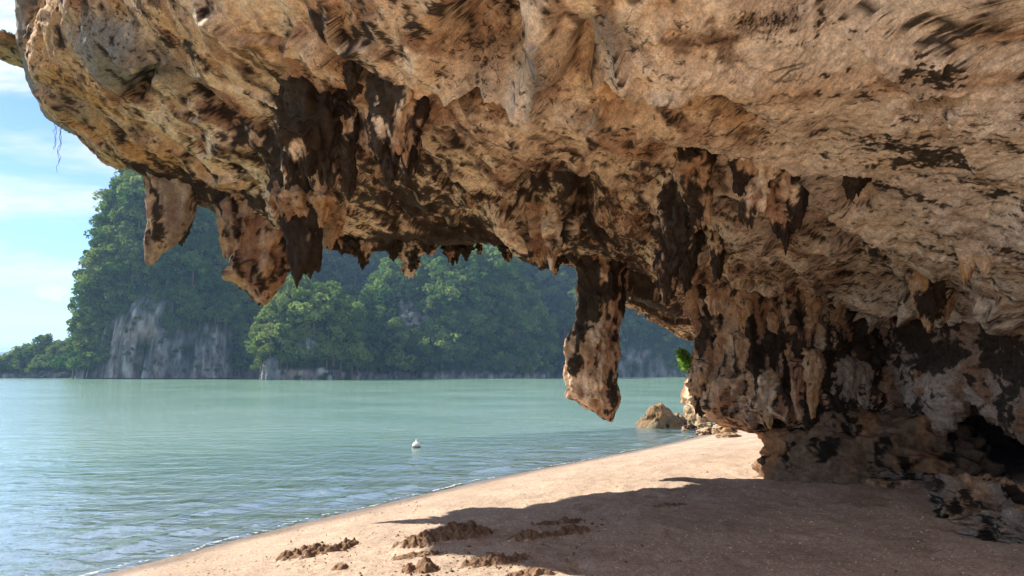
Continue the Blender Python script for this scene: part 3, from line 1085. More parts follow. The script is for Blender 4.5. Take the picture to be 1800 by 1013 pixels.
inside = sstep(-0.3, 0.15, tg - NOUT)
lipzone = np.exp(-np.clip(tg - NOUT, 0, 9) ** 2 / 0.9) * sstep(-1.2, -0.1, tg - NOUT)
fw_ = np.c_[U * 0.42 + 0.35 * w3, Va * 1.5 + 0.35 * w3, Vz * 1.5]
band = np.exp(-((cpy - (300 + 0.22 * (cpx - 700))) / 140.0) ** 2) * sstep(430, 620, cpx) * sstep(1500, 1250, cpx)   # knobbly belt
smoothz = np.maximum(sstep(1150, 1400, cpx) * sstep(470, 330, cpy), sstep(450, 300, cpx) * 0.6)           # smooth pitted roof at right
disp = 0.24 * fbm(V0 * 0.42, 42, 3)
disp += (0.14 + 0.10 * np.clip(band + lipzone, 0, 1)) * ridged(fw_ * np.array([0.40, 1.05, 1.05]), 43, 3) * (1 - 0.75 * smoothz)
# bedding ledges
hh = Vv * 1.1 + 0.9 * w3 + 0.25 * fbm(np.c_[U * 0.6, Va, Vz], 44, 3)
fr_ = hh - np.floor(hh)
led_m = sstep(-0.1, 0.45, fbm(np.c_[U * 0.35, Va * 0.6 + 3, Vz * 0.6], 45, 3) + 0.12)
disp += 0.27 * (fr_ ** 2.2 * (1 - sstep(0.93, 1.0, fr_))) * led_m * (1 - 0.75 * smoothz)
hh2 = Vv * 3.8 + 1.6 * w3 + 0.5 * fbm(np.c_[U * 1.3, Va * 2, Vz * 2], 46, 3)
fr2 = hh2 - np.floor(hh2)
led2 = sstep(0.0, 0.4, fbm(np.c_[U * 0.9, Va * 1.5 + 7, Vz * 1.5], 47, 3) + 0.05)
disp += 0.075 * (fr2 ** 2 * (1 - sstep(0.9, 1.0, fr2))) * led2 * (1 - 0.7 * smoothz)
# knobbly, cauliflower growths
f1, f2 = voronoi(V0 * np.array([1.7, 1.7, 1.9]) + 0.6 * np.c_[w3, w3, w3], 48)
disp += band * 0.22 * (0.55 - f1)
f1b, f2b = voronoi(V0 * 4.6 + 0.8 * np.c_[w3, -w3, w3], 49)
disp += (0.15 + 0.85 * band) * 0.075 * (0.5 - f1b) * (1 - 0.8 * smoothz)
disp += 0.035 * fbm(V0 * 3.2, 50, 4, 0.55) * (1 - 0.35 * smoothz)
disp += 0.020 * fbm(V0 * 13, 52, 3, 0.6)
# scallop pits on the smooth roof
f1c, _ = voronoi(np.c_[U * 2.6, Va * 4.6, Vz * 4.6], 53)
disp -= smoothz * 0.03 * np.clip(0.42 - f1c, 0, 1)
FEAT = [  # px, py, rx, ry, rot, metres (+ hangs down, - hollow)
    (850, 55, 62, 66, 15, -0.55), (1028, 80, 20, 52, 12, -0.32), (905, 115, 20, 22, 0, -0.30), (1110, 150, 50, 18, 20, -0.22),
    (955, 80, 38, 82, 6, 0.26), (975, 155, 135, 20, 13, 0.20), (1085, 105, 38, 45, 25, 0.18), (1200, 92, 120, 20, 14, 0.12),
    (620, 140, 20, 20, 0, -0.30), (679, 152, 11, 13, 0, -0.22), (722, 152, 13, 14, 0, -0.24), (1648, 178, 34, 14, -6, -0.40),
    (1512, 326, 25, 15, 10, -0.34), (262, 133, 14, 30, 25, -0.35), (395, 180, 62, 18, 42, -0.34), (366, 245, 18, 10, 35, -0.20),
    (240, 95, 95, 36, 24, 0.22), (105, 130, 40, 90, -25, 0.20), (910, 165, 60, 16, 18, -0.18), (955, 305, 42, 30, 10, -0.42),
    (800, 305, 46, 16, 22, -0.34), (870, 265, 55, 35, 10, 0.18), (1045, 292, 12, 14, 0, -0.18), (1030, 330, 22, 34, 0, -0.25),
    (960, 350, 60, 36, -8, 0.36), (905, 350, 42, 22, 10, 0.22), (1100, 345, 60, 28, 15, 0.20), (950, 415, 42, 28, 0, 0.28),
    (1440, 365, 60, 18, 18, -0.25), (1480, 415, 80, 20, 18, -0.30), (1550, 480, 90, 24, 16, -0.32), (1400, 480, 90, 26, 8, 0.16),
    (1320, 395, 50, 40, 0, 0.2), (520, 345, 50, 40, 0, 0.25), (560, 200, 60, 40, 0, 0.2), (690, 200, 45, 40, 0, 0.2),
    (1225, 320, 40, 36, 0, 0.22), (1330, 310, 50, 24, 0, 0.15), (1190, 430, 50, 60, 0, 0.2), (1260, 420, 40, 30, 0, -0.15),
    (430, 300, 60, 22, 30, -0.16), (1180, 170, 90, 14, 18, -0.16), (1250, 210, 60, 20, 25, 0.10)]
wf = 0.75 * fbm(V0 * 1.6, 54, 3)
for f_ in FEAT:
    disp += (1.15 if f_[5] < 0 else 1.1) * blobs(cpx, cpy, [f_], wf, 1.7) * (cD > 2)
STEPS = [  # broken bedding edges: polyline of photo points, height m, reach px, cream edge
    ([(690, 128), (840, 128), (960, 162), (1085, 184)], 0.30, 42, 1.0), ([(1085, 190), (1200, 222), (1330, 268), (1420, 318)], 0.16, 40, 0.3),
    ([(1060, 70), (1200, 112), (1330, 170), (1390, 215), (1440, 262)], 0.20, 48, 0.8), ([(1270, 262), (1420, 298), (1490, 350), (1560, 385), (1650, 412), (1720, 450), (1810, 476)], 0.34, 60, 0.9),
    ([(1215, 470), (1300, 455), (1400, 470), (1480, 522), (1570, 530), (1700, 560), (1810, 600)], 0.26, 44, 0.6), ([(200, 62), (330, 95), (430, 150), (500, 218)], 0.30, 50, 0.0),
    ([(105, 20), (140, 120), (230, 228), (330, 298), (470, 330)], 0.20, 40, 0.2), ([(62, 70), (92, 180), (180, 258), (300, 320)], 0.18, 26, 0.2),
    ([(490, 148), (640, 188), (760, 198), (900, 236), (1000, 292)], 0.26, 40, 0.4), ([(620, 330), (800, 372), (930, 384)], 0.20, 26, 0.5),
    ([(130, 95), (260, 200), (400, 288), (520, 332)], 0.16, 30, 0.1), ([(1120, 330), (1240, 372), (1360, 440), (1460, 452)], 0.22, 36, 0.3),
    ([(380, 0), (520, 50), (680, 96), (800, 122)], 0.14, 40, 0.3), ([(1480, 30), (1560, 120), (1660, 185), (1700, 260), (1725, 340)], 0.10, 40, 0.1),
    ([(1560, 430), (1660, 486), (1780, 530), (1820, 548)], 0.22, 40, 0.5), ([(860, 262), (960, 330), (1010, 318), (1050, 360), (1150, 420)], 0.18, 26, 0.3)]
cream_edge = np.zeros(len(V0))
wpx = 16 * fbm(V0 * 1.1, 60, 4, 0.6)
for pl, hgt, reach, cre in STEPS:
    pl = np.array(pl, float)
    sel = np.where((cpx > pl[:, 0].min() - 90) & (cpx < pl[:, 0].max() + 90) & (cpy > pl[:, 1].min() - 220) & (cpy < pl[:, 1].max() + 90) & (cD > 2))[0]
    if not len(sel): continue
    X_, Y_ = cpx[sel], cpy[sel] + wpx[sel]
    bd_ = np.full(len(sel), 1e9); sd_ = np.zeros(len(sel)); al_ = np.zeros(len(sel))
    seg = np.hypot(*(pl[1:] - pl[:-1]).T); cum = np.r_[0, np.cumsum(seg)]
    for q in range(len(pl) - 1):
        ab = pl[q + 1] - pl[q]
        t = np.clip(((X_ - pl[q, 0]) * ab[0] + (Y_ - pl[q, 1]) * ab[1]) / (ab @ ab), 0, 1)
        ex, ey = X_ - pl[q, 0] - t * ab[0], Y_ - pl[q, 1] - t * ab[1]
        dd = np.hypot(ex, ey)
        m = dd < bd_
        bd_ = np.where(m, dd, bd_); sd_ = np.where(m, np.sign(ab[0] * ey - ab[1] * ex) * dd, sd_); al_ = np.where(m, (cum[q] + t * seg[q]) / cum[-1], al_)
    fade = sstep(0, 0.16, al_) * sstep(1, 0.84, al_) * (0.65 + 0.5 * fbm(V0[sel] * 0.9, 64, 2))
    prof = np.where(sd_ <= 0, np.exp(sd_ / reach), 1 - sstep(0, 7.0, sd_))
    rec = np.exp(-((sd_ - 16) / 14) ** 2) * (sd_ > 0)
    disp[sel] += fade * hgt * (prof - 0.35 * rec)
    cream_edge[sel] = np.maximum(cream_edge[sel], cre * fade * np.where(sd_ <= 4, np.exp(np.minimum(sd_, 0) / (reach * 0.7)), 0))
# keep the lip crisp where the photograph has it, calm it outside
damp_lip = 1 - 0.62 * np.exp(-((tg - NOUT) / 0.30) ** 2)
amp_s = np.where(sg < 3, 1.2, 1.0)
disp = disp * damp_lip * amp_s - 0.30 * np.exp(-((tg - NOUT + 0.3) / 0.7) ** 2)
Vc = V0 + N0 * disp[:, None]

# ---- stains and mineral colours plus painted shade and bounce light, on the broken surface
U = Vc @ E1; Va = Vc @ E2 + 0.5 * fwarp; Vz = Vc[:, 2] + 0.5 * fwarp
Ub, Vb = Vc @ G1, Vc @ G2 + 0.4 * fwarp
FLOW = np.c_[U, Va, Vz]; FLOW2 = np.c_[Ub, Vb, Vz]
wob = np.c_[w3, w3, w3]
nA = flown(0.22, 1.2, 0, 55, 5, 0.55, 0.5)
nB = flown(0.30, 2.6, 5, 56, 5, 0.55, 0.4)
nC = fbm(Vc * 1.3, 57, 5, 0.6)
nD = flown(1.0, 4.0, 9, 58, 3, 0.6, 0.5) + 0.35 * fbm(Vc * 5.0, 91, 4, 0.62)
ccol = lerp(np.tile(CREAM, (len(V0), 1)), TAN * 1.1, sstep(-0.15, 0.50, nA + 0.3 * nC))
ccol = lerp(ccol, PALE, 0.95 * rmask * sstep(-0.5, 0.25, -nB + 0.2))
ccol = lerp(ccol, RUST * 1.15, (1 - 0.7 * rmask) * 0.75 * sstep(0.05, 0.4, -nB + 0.25 * nC))
ORZ = [(110, 150, 90, 220, -30, 1.0), (260, 270, 220, 60, 35, 0.75), (60, 60, 60, 150, 0, 0.9), (300, 30, 160, 50, 20, 0.4), (1085, 105, 50, 55, 20, 0.7),
       (1200, 160, 70, 40, 30, 0.5), (520, 60, 160, 60, 20, 0.3), (1310, 195, 60, 28, 25, 0.7), (680, 140, 70, 30, 10, 0.5)]
oz = blobs(cpx, cpy, ORZ)
ccol = lerp(ccol, ORANGE, np.clip(oz * 1.2, 0, 1) * sstep(-0.6, 0.15, nB) * 0.95)  # mineral orange, deepened at upper left as painted warm bounce light
RUZ = [(1240, 440, 170, 60, 10, 0.9), (950, 160, 110, 20, 14, 0.9), (860, 70, 70, 70, 0, 0.5), (900, 250, 160, 60, 15, 0.55), (1200, 250, 130, 40, 18, 0.5),
       (1300, 230, 60, 30, 20, 0.4), (960, 420, 60, 35, 0, 0.8), (1450, 450, 160, 50, 10, 0.6), (620, 180, 140, 60, 0, 0.5), (1600, 520, 180, 60, 8, 0.4)]
rz_ = blobs(cpx, cpy, RUZ)
ccol = lerp(ccol, RUST * 1.25, np.clip(rz_, 0, 1) * sstep(-0.30, 0.35, nC + 0.3 * nD) * 0.85)
ccol = lerp(ccol, BROWN, sstep(0.10, 0.42, nD + 0.25 * nC) * 0.75 * (1 - 0.35 * rmask))
GRZ = [(235, 85, 110, 45, 25, 1.3), (960, 85, 24, 62, 6, 1.0), (1075, 30, 60, 40, 20, 0.8), (160, 190, 18, 90, -40, 0.6), (60, 190, 28, 60, 0, 0.6)]
gz_ = blobs(cpx, cpy, GRZ, wf)
ccol = lerp(ccol, GREY, np.clip(gz_, 0, 1) * sstep(-0.5, 0.1, nC + 0.2))
CRZ = [(975, 155, 135, 18, 13, 0.9), (1200, 90, 130, 20, 14, 0.9), (1450, 180, 160, 60, 12, 0.5), (1700, 200, 120, 110, 0, 0.5), (915, 90, 10, 70, 6, 0.7), (1000, 90, 8, 70, 6, 0.6)]
cz_ = blobs(cpx, cpy, CRZ)
ccol = lerp(ccol, np.array([0.68, 0.55, 0.41]), np.clip(cz_, 0, 1) * 0.75)
ccol = lerp(ccol, np.array([0.72, 0.58, 0.42]), np.clip(cream_edge, 0, 1) * 0.8)
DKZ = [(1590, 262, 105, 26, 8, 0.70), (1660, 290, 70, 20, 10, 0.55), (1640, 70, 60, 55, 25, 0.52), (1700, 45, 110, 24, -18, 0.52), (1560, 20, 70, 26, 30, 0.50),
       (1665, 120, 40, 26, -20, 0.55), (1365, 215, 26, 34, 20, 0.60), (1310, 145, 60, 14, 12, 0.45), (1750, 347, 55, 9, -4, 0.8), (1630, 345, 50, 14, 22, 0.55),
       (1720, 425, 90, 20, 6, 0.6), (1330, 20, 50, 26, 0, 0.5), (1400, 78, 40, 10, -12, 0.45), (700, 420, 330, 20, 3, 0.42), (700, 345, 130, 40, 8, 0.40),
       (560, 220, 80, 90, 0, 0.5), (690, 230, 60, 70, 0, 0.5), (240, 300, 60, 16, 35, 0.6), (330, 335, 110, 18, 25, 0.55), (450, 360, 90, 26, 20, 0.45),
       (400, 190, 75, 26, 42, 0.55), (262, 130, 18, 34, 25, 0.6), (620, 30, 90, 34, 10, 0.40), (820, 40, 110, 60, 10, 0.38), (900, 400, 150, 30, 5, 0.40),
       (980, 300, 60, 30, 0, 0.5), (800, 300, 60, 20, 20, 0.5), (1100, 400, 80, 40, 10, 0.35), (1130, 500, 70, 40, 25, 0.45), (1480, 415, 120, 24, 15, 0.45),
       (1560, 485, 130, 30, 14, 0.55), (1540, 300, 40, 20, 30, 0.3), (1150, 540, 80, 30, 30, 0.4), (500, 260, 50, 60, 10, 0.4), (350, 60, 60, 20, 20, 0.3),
       (1648, 178, 30, 12, 0, 0.7), (1512, 326, 22, 13, 0, 0.7), (1030, 330, 30, 40, 0, 0.4), (620, 140, 20, 20, 0, 0.6), (722, 152, 14, 16, 0, 0.6), (679, 152, 10, 12, 0, 0.6)]  # spots over the roof hollows paint their shade in with the lichen
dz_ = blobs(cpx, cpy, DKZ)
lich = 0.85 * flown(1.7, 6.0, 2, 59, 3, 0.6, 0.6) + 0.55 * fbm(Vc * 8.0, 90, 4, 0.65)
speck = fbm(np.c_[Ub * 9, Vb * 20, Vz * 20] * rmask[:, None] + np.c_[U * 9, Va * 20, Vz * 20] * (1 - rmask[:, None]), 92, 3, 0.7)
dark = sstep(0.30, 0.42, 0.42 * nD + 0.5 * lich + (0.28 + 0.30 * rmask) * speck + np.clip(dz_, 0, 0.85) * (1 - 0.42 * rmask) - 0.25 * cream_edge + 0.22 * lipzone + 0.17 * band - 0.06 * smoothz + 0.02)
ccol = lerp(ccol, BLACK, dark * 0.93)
crk = np.abs(flown(0.35, 2.4, 31, 93, 3, 0.55, 0.5)); crk2 = np.abs(flown(0.8, 5.0, 37, 94, 3, 0.55, 0.4))
crm = sstep(-0.15, 0.25, fbm(Vc * 0.9, 95, 3))
ccol = lerp(ccol, BLACK * 1.3, np.maximum(sstep(0.028, 0.006, crk) * crm, 0.8 * sstep(0.030, 0.008, crk2) * sstep(0.0, 0.3, fbm(Vc * 1.3, 96, 3))))
rim = np.clip(1 - np.abs(dz_ * 1.0 + 0.5 * nD + 0.3 * lich - 0.22) / 0.2, 0, 1)
ccol = lerp(ccol, BROWN, rim * 0.25)
# outer face: grey weathered limestone
ccol = lerp(np.tile(GREY, (len(V0), 1)) * (1 + 0.3 * nC[:, None]), ccol, sstep(-1.2, -0.3, tg - NOUT))
cq = grid_quads(ns, nt)
cme = mesh_np('cliff_overhang', Vc, cq[:, ::-1] if not flip else cq)
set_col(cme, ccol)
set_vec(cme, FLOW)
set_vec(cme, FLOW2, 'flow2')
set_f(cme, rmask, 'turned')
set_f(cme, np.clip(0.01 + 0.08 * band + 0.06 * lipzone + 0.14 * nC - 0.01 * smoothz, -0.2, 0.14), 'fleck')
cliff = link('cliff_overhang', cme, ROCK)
tag(cliff, 'huge overhanging limestone roof stained cream orange and black', None, None, 'structure')


def rock_finish(me, V, dark=0.35, orange=0.35, pale=0.3, seed=1, zs=0.35, tintgrey=0.0, rust=0.3, mul=None):
    """mineral colours for the loose pieces: streaks run down the stone"""
    q = V * np.array([2.2, 2.2, 2.2 * zs])
    a = fbm(q, seed, 5, 0.58); b = fbm(q * 0.6 + 4, seed + 3, 4, 0.55); c = fbm(V * 6.0, seed + 5, 4, 0.6)
    k = lerp(np.tile(TAN, (len(V), 1)), CREAM, sstep(0.15, 0.6, b + pale * 0.6))
    k = lerp(k, ORANGE * 0.85, 0.75 * sstep(0.35, 0.8, a + orange))
    k = lerp(k, RUST, sstep(0.35, 0.75, -a + rust + 0.3 * c) * 0.8)
    k = lerp(k, GREY, tintgrey * sstep(-0.4, 0.2, b))
    k = lerp(k, BLACK, sstep(0.30, 0.45, fbm(q * 1.35 + 9, seed + 7, 5, 0.62) + 0.25 * c + dark) * 0.94)
    if mul is not None: k = k * np.array(mul)
    set_col(me, k)
    set_vec(me, np.c_[V[:, 2], V[:, 0], V[:, 1]])
    set_f(me, np.full(len(V), -0.05), 'fleck')


def column(name, rows, D, ratio=0.8, seed=1, dark=0.3, orange=0.3, pale=0.3, rough=0.18, flute=0.16, nrings=70, nseg=56, up=0.35, mat=ROCK, parent=cliff, rust=0.3, skew=0.0, tintgrey=0.0, close_top=False, label=None, ragged=1.6, topr=1.12, sink=0.0, darktop=0.0):
    """a hanging or standing rock form from (py, left px, right px[, depth]) rows at depth D"""
    rr = [r if len(r) == 4 else (*r, D) for r in rows]
    ctr = np.array([P((l + r) / 2, y, d) for y, l, r, d in rr])
    rad = np.array([(r - l) / 2 / F * d for y, l, r, d in rr])
    if up:
        ctr = np.vstack([ctr[0] + np.array([0, sink * rad[0], up]), ctr]); rad = np.r_[rad[0] * topr, rad]
    # bottom: tuck to a point
    ctr = np.vstack([ctr, ctr[-1] + np.array([0, 0, -rad[-1] * 0.35])]); rad = np.r_[rad, rad[-1] * 0.05]
    tt = np.linspace(0, len(ctr) - 1, nrings)
    C = crom(ctr, tt); rd = np.maximum(np.interp(tt, np.arange(len(rad)), rad), 0.004)
    rd = np.convolve(np.pad(rd, 1, mode='edge'), [0.25, 0.5, 0.25], mode='valid')
    th = np.linspace(0, 2 * math.pi, nseg, endpoint=False)
    X = C[:, None, 0] + rd[:, None] * np.cos(th)[None]
    Y = C[:, None, 1] + rd[:, None] * ratio * np.sin(th)[None] + skew * np.cos(th)[None] * rd[:, None]
    Z = np.repeat(C[:, 2:3], nseg, 1)
    V = np.stack([X, Y, Z], -1).reshape(-1, 3)
    Nn = np.stack([np.repeat(np.cos(th)[None], nrings, 0), np.repeat(np.sin(th)[None], nrings, 0), np.zeros((nrings, nseg))], -1).reshape(-1, 3)
    Rr = np.repeat(rd, nseg)
    s = 1.0 / max(np.median(rad), 0.03)
    fl = ridged(V * np.array([s * 1.5, s * 1.5, s * 0.14]), seed, 3)
    lump = fbm(V * np.array([s, s, s * 0.6]) * 0.9, seed + 11, 4, 0.55)
    v1_, v2_ = voronoi(V * np.array([s, s, s * 0.45]) * 1.3, seed + 13)
    crease = np.minimum(v2_ - v1_, 0.25) / 0.25 - 0.7
    fine = fbm(V * min(s * 4.5, 30), seed + 17, 3, 0.6)
    amp = np.minimum(Rr, np.median(rad) * 1.6)
    mid_ = fbm(V * np.array([s, s, s * 0.55]) * 2.4, seed + 21, 3, 0.55)
    frac = np.repeat(np.linspace(0, 1, nrings), nseg)
    d = amp * (flute * 1.5 * fl + rough * 1.6 * lump + rough * 1.5 * (0.5 - v1_) + rough * 1.0 * mid_ + rough * 0.55 * crease + rough * 0.35 * fine)
    V = V + Nn * d[:, None]
    V[:, 2] += amp * rough * 0.8 * fbm(V * s * 1.1 + 40, seed + 19, 3)
    tipn = fbm(np.c_[V[:, :2] * s * 1.5, 0 * Rr], seed + 23, 3, 0.6)
    V[:, 2] += ragged * frac ** 2 * np.median(rad) * tipn
    q = grid_quads(nrings, nseg, True)
    me = mesh_np(name, V, q[:, ::-1])
    zf_ = (V[:, 2] - V[:, 2].min()) / max(np.ptp(V[:, 2]), 1e-6)
    rock_finish(me, V, dark + darktop * sstep(0.35, 0.75, zf_), orange, pale, seed, 0.35, tintgrey, rust)
    o = link(name, me, mat, parent)
    if label: o['label'] = label
    return o


def lump(name, center, rad, seed, rough=0.25, dark=0.2, orange=0.2, pale=0.3, n=64, parent=None, mat=ROCK, tintgrey=0.0, rust=0.3, flat=0.0, rot=0.0, angular=0.3, base=None, freq=1.0, zs=1.0, peak=0.0, mul=None):
    """a boulder or rock mass: a displaced ellipsoid with broken planes"""
    th = np.linspace(0, 2 * math.pi, n * 2, endpoint=False); ph = np.linspace(1e-3, math.pi - 1e-3, n)
    p_, t_ = np.meshgrid(ph, th, indexing='ij')
    S = np.stack([np.sin(p_) * np.cos(t_), np.sin(p_) * np.sin(t_), np.cos(p_)], -1).reshape(-1, 3)
    k = 1 + rough * 1.2 * fbm(S * 1.3 * freq + seed, seed, 4, 0.52)
    f1_, f2_ = voronoi(S * 1.5 * freq + seed * 0.37, seed + 2)
    k += angular * (0.42 - f1_)
    k += rough * 0.35 * ridged(S * 3.2 * freq + seed, seed + 4, 3)
    k += rough * 0.10 * fbm(S * 11 * freq, seed + 6, 3, 0.6)
    V = S * k[:, None] * np.array(rad)
    if peak:
        zn = np.clip(V[:, 2:3] / rad[2], -0.6, 1.2)
        V = V * np.c_[1 - peak * zn, 1 - peak * zn, np.ones(len(V))]
    if flat:
        V[:, 2] = np.where(V[:, 2] < -flat, -flat - 0.2 * (-flat - V[:, 2]), V[:, 2])
    c_, s_ = math.cos(rot), math.sin(rot)
    V = np.c_[V[:, 0] * c_ - V[:, 1] * s_, V[:, 0] * s_ + V[:, 1] * c_, V[:, 2]]
    q = grid_quads(n, n * 2, True)
    wV_ = V + np.array(center)
    local = parent is None
    me = mesh_np(name, V if local else wV_, q)
    rock_finish(me, wV_, dark, orange, pale, seed, zs, tintgrey, rust, mul)
    return link(name, me, mat, parent, tuple(center) if local else None)


# ---- the thick pillar where the roof comes down to the beach
def pillar():
    rows = [(395, 1270, 1500, 13.4), (440, 1255, 1520, 13.4), (480, 1232, 1530, 13.3), (520, 1218, 1545, 13.3), (560, 1222, 1555, 13.3), (600, 1230, 1565, 13.3), (640, 1228, 1575, 13.3), (680, 1220, 1580, 13.3),
            (705, 1220, 1585, 13.3), (725, 1234, 1590, 13.3), (742, 1262, 1590, 13.2), (758, 1318, 1590, 13.1), (772, 1376, 1590, 13.0), (785, 1412, 1590, 12.9), (800, 1428, 1590, 12.8), (820, 1440, 1600, 12.7), (835, 1430, 1600, 12.7), (870, 1410, 1610, 12.6)]
    ctr = np.array([P((l + r) / 2, y, d) for y, l, r, d in rows]); rad = np.array([(r - l) / 2 / F * d for y, l, r, d in rows])
    nr, nsg = 330, 520
    tt = np.linspace(0, len(rows) - 1, nr)
    C = crom(ctr, tt); rd = np.interp(tt, np.arange(len(rad)), rad)
    th = np.linspace(0, 2 * math.pi, nsg, endpoint=False)
    X = C[:, None, 0] + rd[:, None] * np.cos(th)[None]; Y = C[:, None, 1] + 0.78 * rd[:, None] * np.sin(th)[None]
    V = np.stack([X, Y, np.repeat(C[:, 2:3], nsg, 1)], -1).reshape(-1, 3)
    Nn = np.stack([np.repeat(np.cos(th)[None], nr, 0), np.repeat(np.sin(th)[None], nr, 0), np.zeros((nr, nsg))], -1).reshape(-1, 3)
    wv = fbm(V * 1.1, 301, 3)
    Q = V + 0.35 * np.c_[wv, wv, wv]
    edge = np.clip(np.cos(np.tile(th, nr)) * -1, 0, 1) ** 6        # keep the left outline near the rows
    d = 0.42 * ridged(Q * np.array([1.7, 1.7, 0.22]), 303, 3) + 0.24 * fbm(Q * np.array([1.2, 1.2, 0.7]), 305, 4)
    v1_, v2_ = voronoi(Q * np.array([2.0, 2.0, 0.95]), 307)
    d += 0.34 * (0.48 - v1_)
    v3_, _ = voronoi(Q * np.array([4.6, 4.6, 2.2]), 309)
    d += 0.13 * (0.45 - v3_)
    d += 0.07 * fbm(V * 4.5, 311, 4, 0.6) + 0.02 * fbm(V * 16, 313, 3, 0.6)
    low = sstep(2.0, 1.2, V[:, 2])
    hb = V[:, 2] * 5.5 - 0.55 * V[:, 0] + 1.1 * wv
    fb = hb - np.floor(hb)
    d += low * 0.10 * fb ** 2 * (1 - sstep(0.9, 1, fb))
    V = V + Nn * ((d - 0.12) * (1 - 0.55 * edge))[:, None]
    V[:, 2] += 0.10 * fbm(V * 2.5 + 9, 315, 3)
    me = mesh_np('rock_pillar', V, grid_quads(nr, nsg, True)[:, ::-1])
    px, py, _ = proj(V)
    q = V * np.array([2.4, 2.4, 0.40]); a = fbm(q, 321, 5, 0.58); b = fbm(q * 0.7 + 4, 323, 4, 0.55); c = fbm(V * 5, 325, 4, 0.6)
    k = lerp(np.tile(TAN * 0.9, (len(V), 1)), np.array([0.36, 0.245, 0.16]), sstep(0, 0.5, b))
    k = lerp(k, RUST * 1.2, sstep(-0.1, 0.4, -a + 0.3 * c) * 0.8)
    k = lerp(k, CREAM * 0.95, np.clip(blobs(px, py, [(1215, 690, 40, 70, 0, 0.9), (1300, 640, 26, 70, 0, 0.8), (1335, 700, 50, 36, 20, 0.9), (1400, 700, 50, 40, 0, 0.6), (1330, 510, 60, 55, 0, 0.5), (1440, 690, 30, 60, 0, 0.4)]), 0, 1) * sstep(-0.3, 0.25, a))
    dk = blobs(px, py, [(1440, 640, 110, 90, 0, 0.42), (1260, 600, 40, 50, 0, 0.28), (1380, 610, 50, 90, 0, 0.38), (1400, 770, 110, 30, 15, 0.30), (1500, 760, 90, 60, 0, 0.35), (1520, 600, 60, 120, 0, 0.4), (1240, 560, 30, 40, 0, 0.3)])
    k = lerp(k, BLACK, sstep(0.30, 0.44, fbm(q * 1.4 + 9, 327, 5, 0.62) + 0.2 * c + dk + 0.10) * 0.93)
    set_col(me, k); set_vec(me, np.c_[V[:, 2], V[:, 0], V[:, 1]]); set_f(me, np.full(len(V), 0.0), 'fleck')
    return link('rock_pillar', me, ROCK, cliff)


pillar()['label'] = 'massive dripstone pillar joining the roof to the beach'

# ---- the dark wall and low cave behind, at the right
wt = [  # columns left to right; each: top (under roof) down the face, under the brow, back into the cave, floor
    [(1500, 470, 13.0), (1500, 540, 12.9), (1510, 600, 12.8), (1520, 660, 12.7), (1530, 700, 12.7), (1540, 720, 12.9), (1545, 735, 13.4), (1550, 760, 13.8), (1555, 850, 13.6), (1560, 900, 13.4)],
    [(1570, 480, 12.2), (1575, 545, 11.9), (1580, 600, 11.7), (1585, 650, 11.6), (1590, 690, 11.6), (1595, 708, 11.9), (1595, 715, 12.9), (1600, 730, 13.8), (1600, 850, 14.0), (1600, 900, 14)],
    [(1640, 500, 11.2), (1640, 560, 10.9), (1645, 620, 10.7), (1650, 690, 10.6), (1655, 745, 10.6), (1660, 768, 10.9), (1665, 745, 12.6), (1665, 740, 14.2), (1665, 850, 14.8), (1665, 900, 14.8)],
    [(1700, 520, 10.3), (1700, 570, 10.1), (1700, 620, 10.0), (1700, 665, 10.1), (1700, 700, 10.2), (1702, 715, 10.6), (1705, 715, 12.6), (1710, 720, 14.6), (1710, 850, 15.2), (1710, 900, 15.2)],
    [(1780, 540, 9.4), (1780, 590, 9.3), (1780, 640, 9.2), (1780, 690, 9.2), (1782, 735, 9.2), (1785, 752, 9.6), (1785, 745, 12.2), (1790, 740, 14.4), (1790, 850, 15.0), (1790, 900, 15)],
    [(1900, 560, 8.5), (1900, 620, 8.4), (1900, 680, 8.3), (1900, 735, 8.3), (1900, 780, 8.3), (1900, 800, 8.6), (1900, 780, 11.0), (1900, 780, 13.0), (1900, 860, 13.4), (1900, 920, 13.4)],
    [(2100, 560, 7.6), (2100, 640, 7.4), (2100, 720, 7.2), (2100, 800, 7.2), (2100, 860, 7.2), (2100, 900, 7.2), (2100, 920, 7.4), (2100, 960, 7.6), (2100, 1000, 7.6), (2100, 1050, 7.6)],
    [(2500, 560, 6.8), (2500, 680, 6.4), (2500, 780, 6.2), (2500, 880, 6.0), (2500, 960, 6.0), (2500, 1000, 6.0), (2500, 1050, 6.0), (2500, 1080, 6.0), (2500, 1120, 6.0), (2500, 1180, 6.0)],
]
wc = np.array([[P(*p) for p in c] for c in wt])
s_ = np.concatenate([np.linspace(0, 5, 360), np.linspace(5, 7, 50)[1:]]); t_ = np.linspace(0, 9, 330)
wtmp = crom(wc, s_)
wv_ = np.stack([crom(wtmp[i], t_) for i in range(len(s_))], 0).reshape(-1, 3)
wnrm = grid_normals(wv_, len(s_), len(t_))
i0 = (len(s_) // 3) * len(t_) + 100
wflip = (wnrm[i0] @ (CAM - wv_[i0])) < 0
if wflip: wnrm = -wnrm
wwp = fbm(wv_ * 1.2, 401, 3)
Q = wv_ + 0.3 * np.c_[wwp, wwp, wwp]
v1_, v2_ = voronoi(Q * 1.5, 403); v3_, v4_ = voronoi(Q * 4.5, 405); v5_, _ = voronoi(Q * 10, 407)
wdsp = 0.18 * fbm(Q * 0.9, 409, 3) + 0.22 * (0.45 - v1_) + 0.11 * (v3_ - 0.4) + 0.05 * (v5_ - 0.4) + 0.06 * fbm(wv_ * 5, 411, 4, 0.6)
wV2 = wv_ + wnrm * wdsp[:, None]
wq2 = grid_quads(len(s_), len(t_))
wme = mesh_np('cave_wall', wV2, wq2[:, ::-1] if not wflip else wq2)
px, py, _ = proj(wv_)
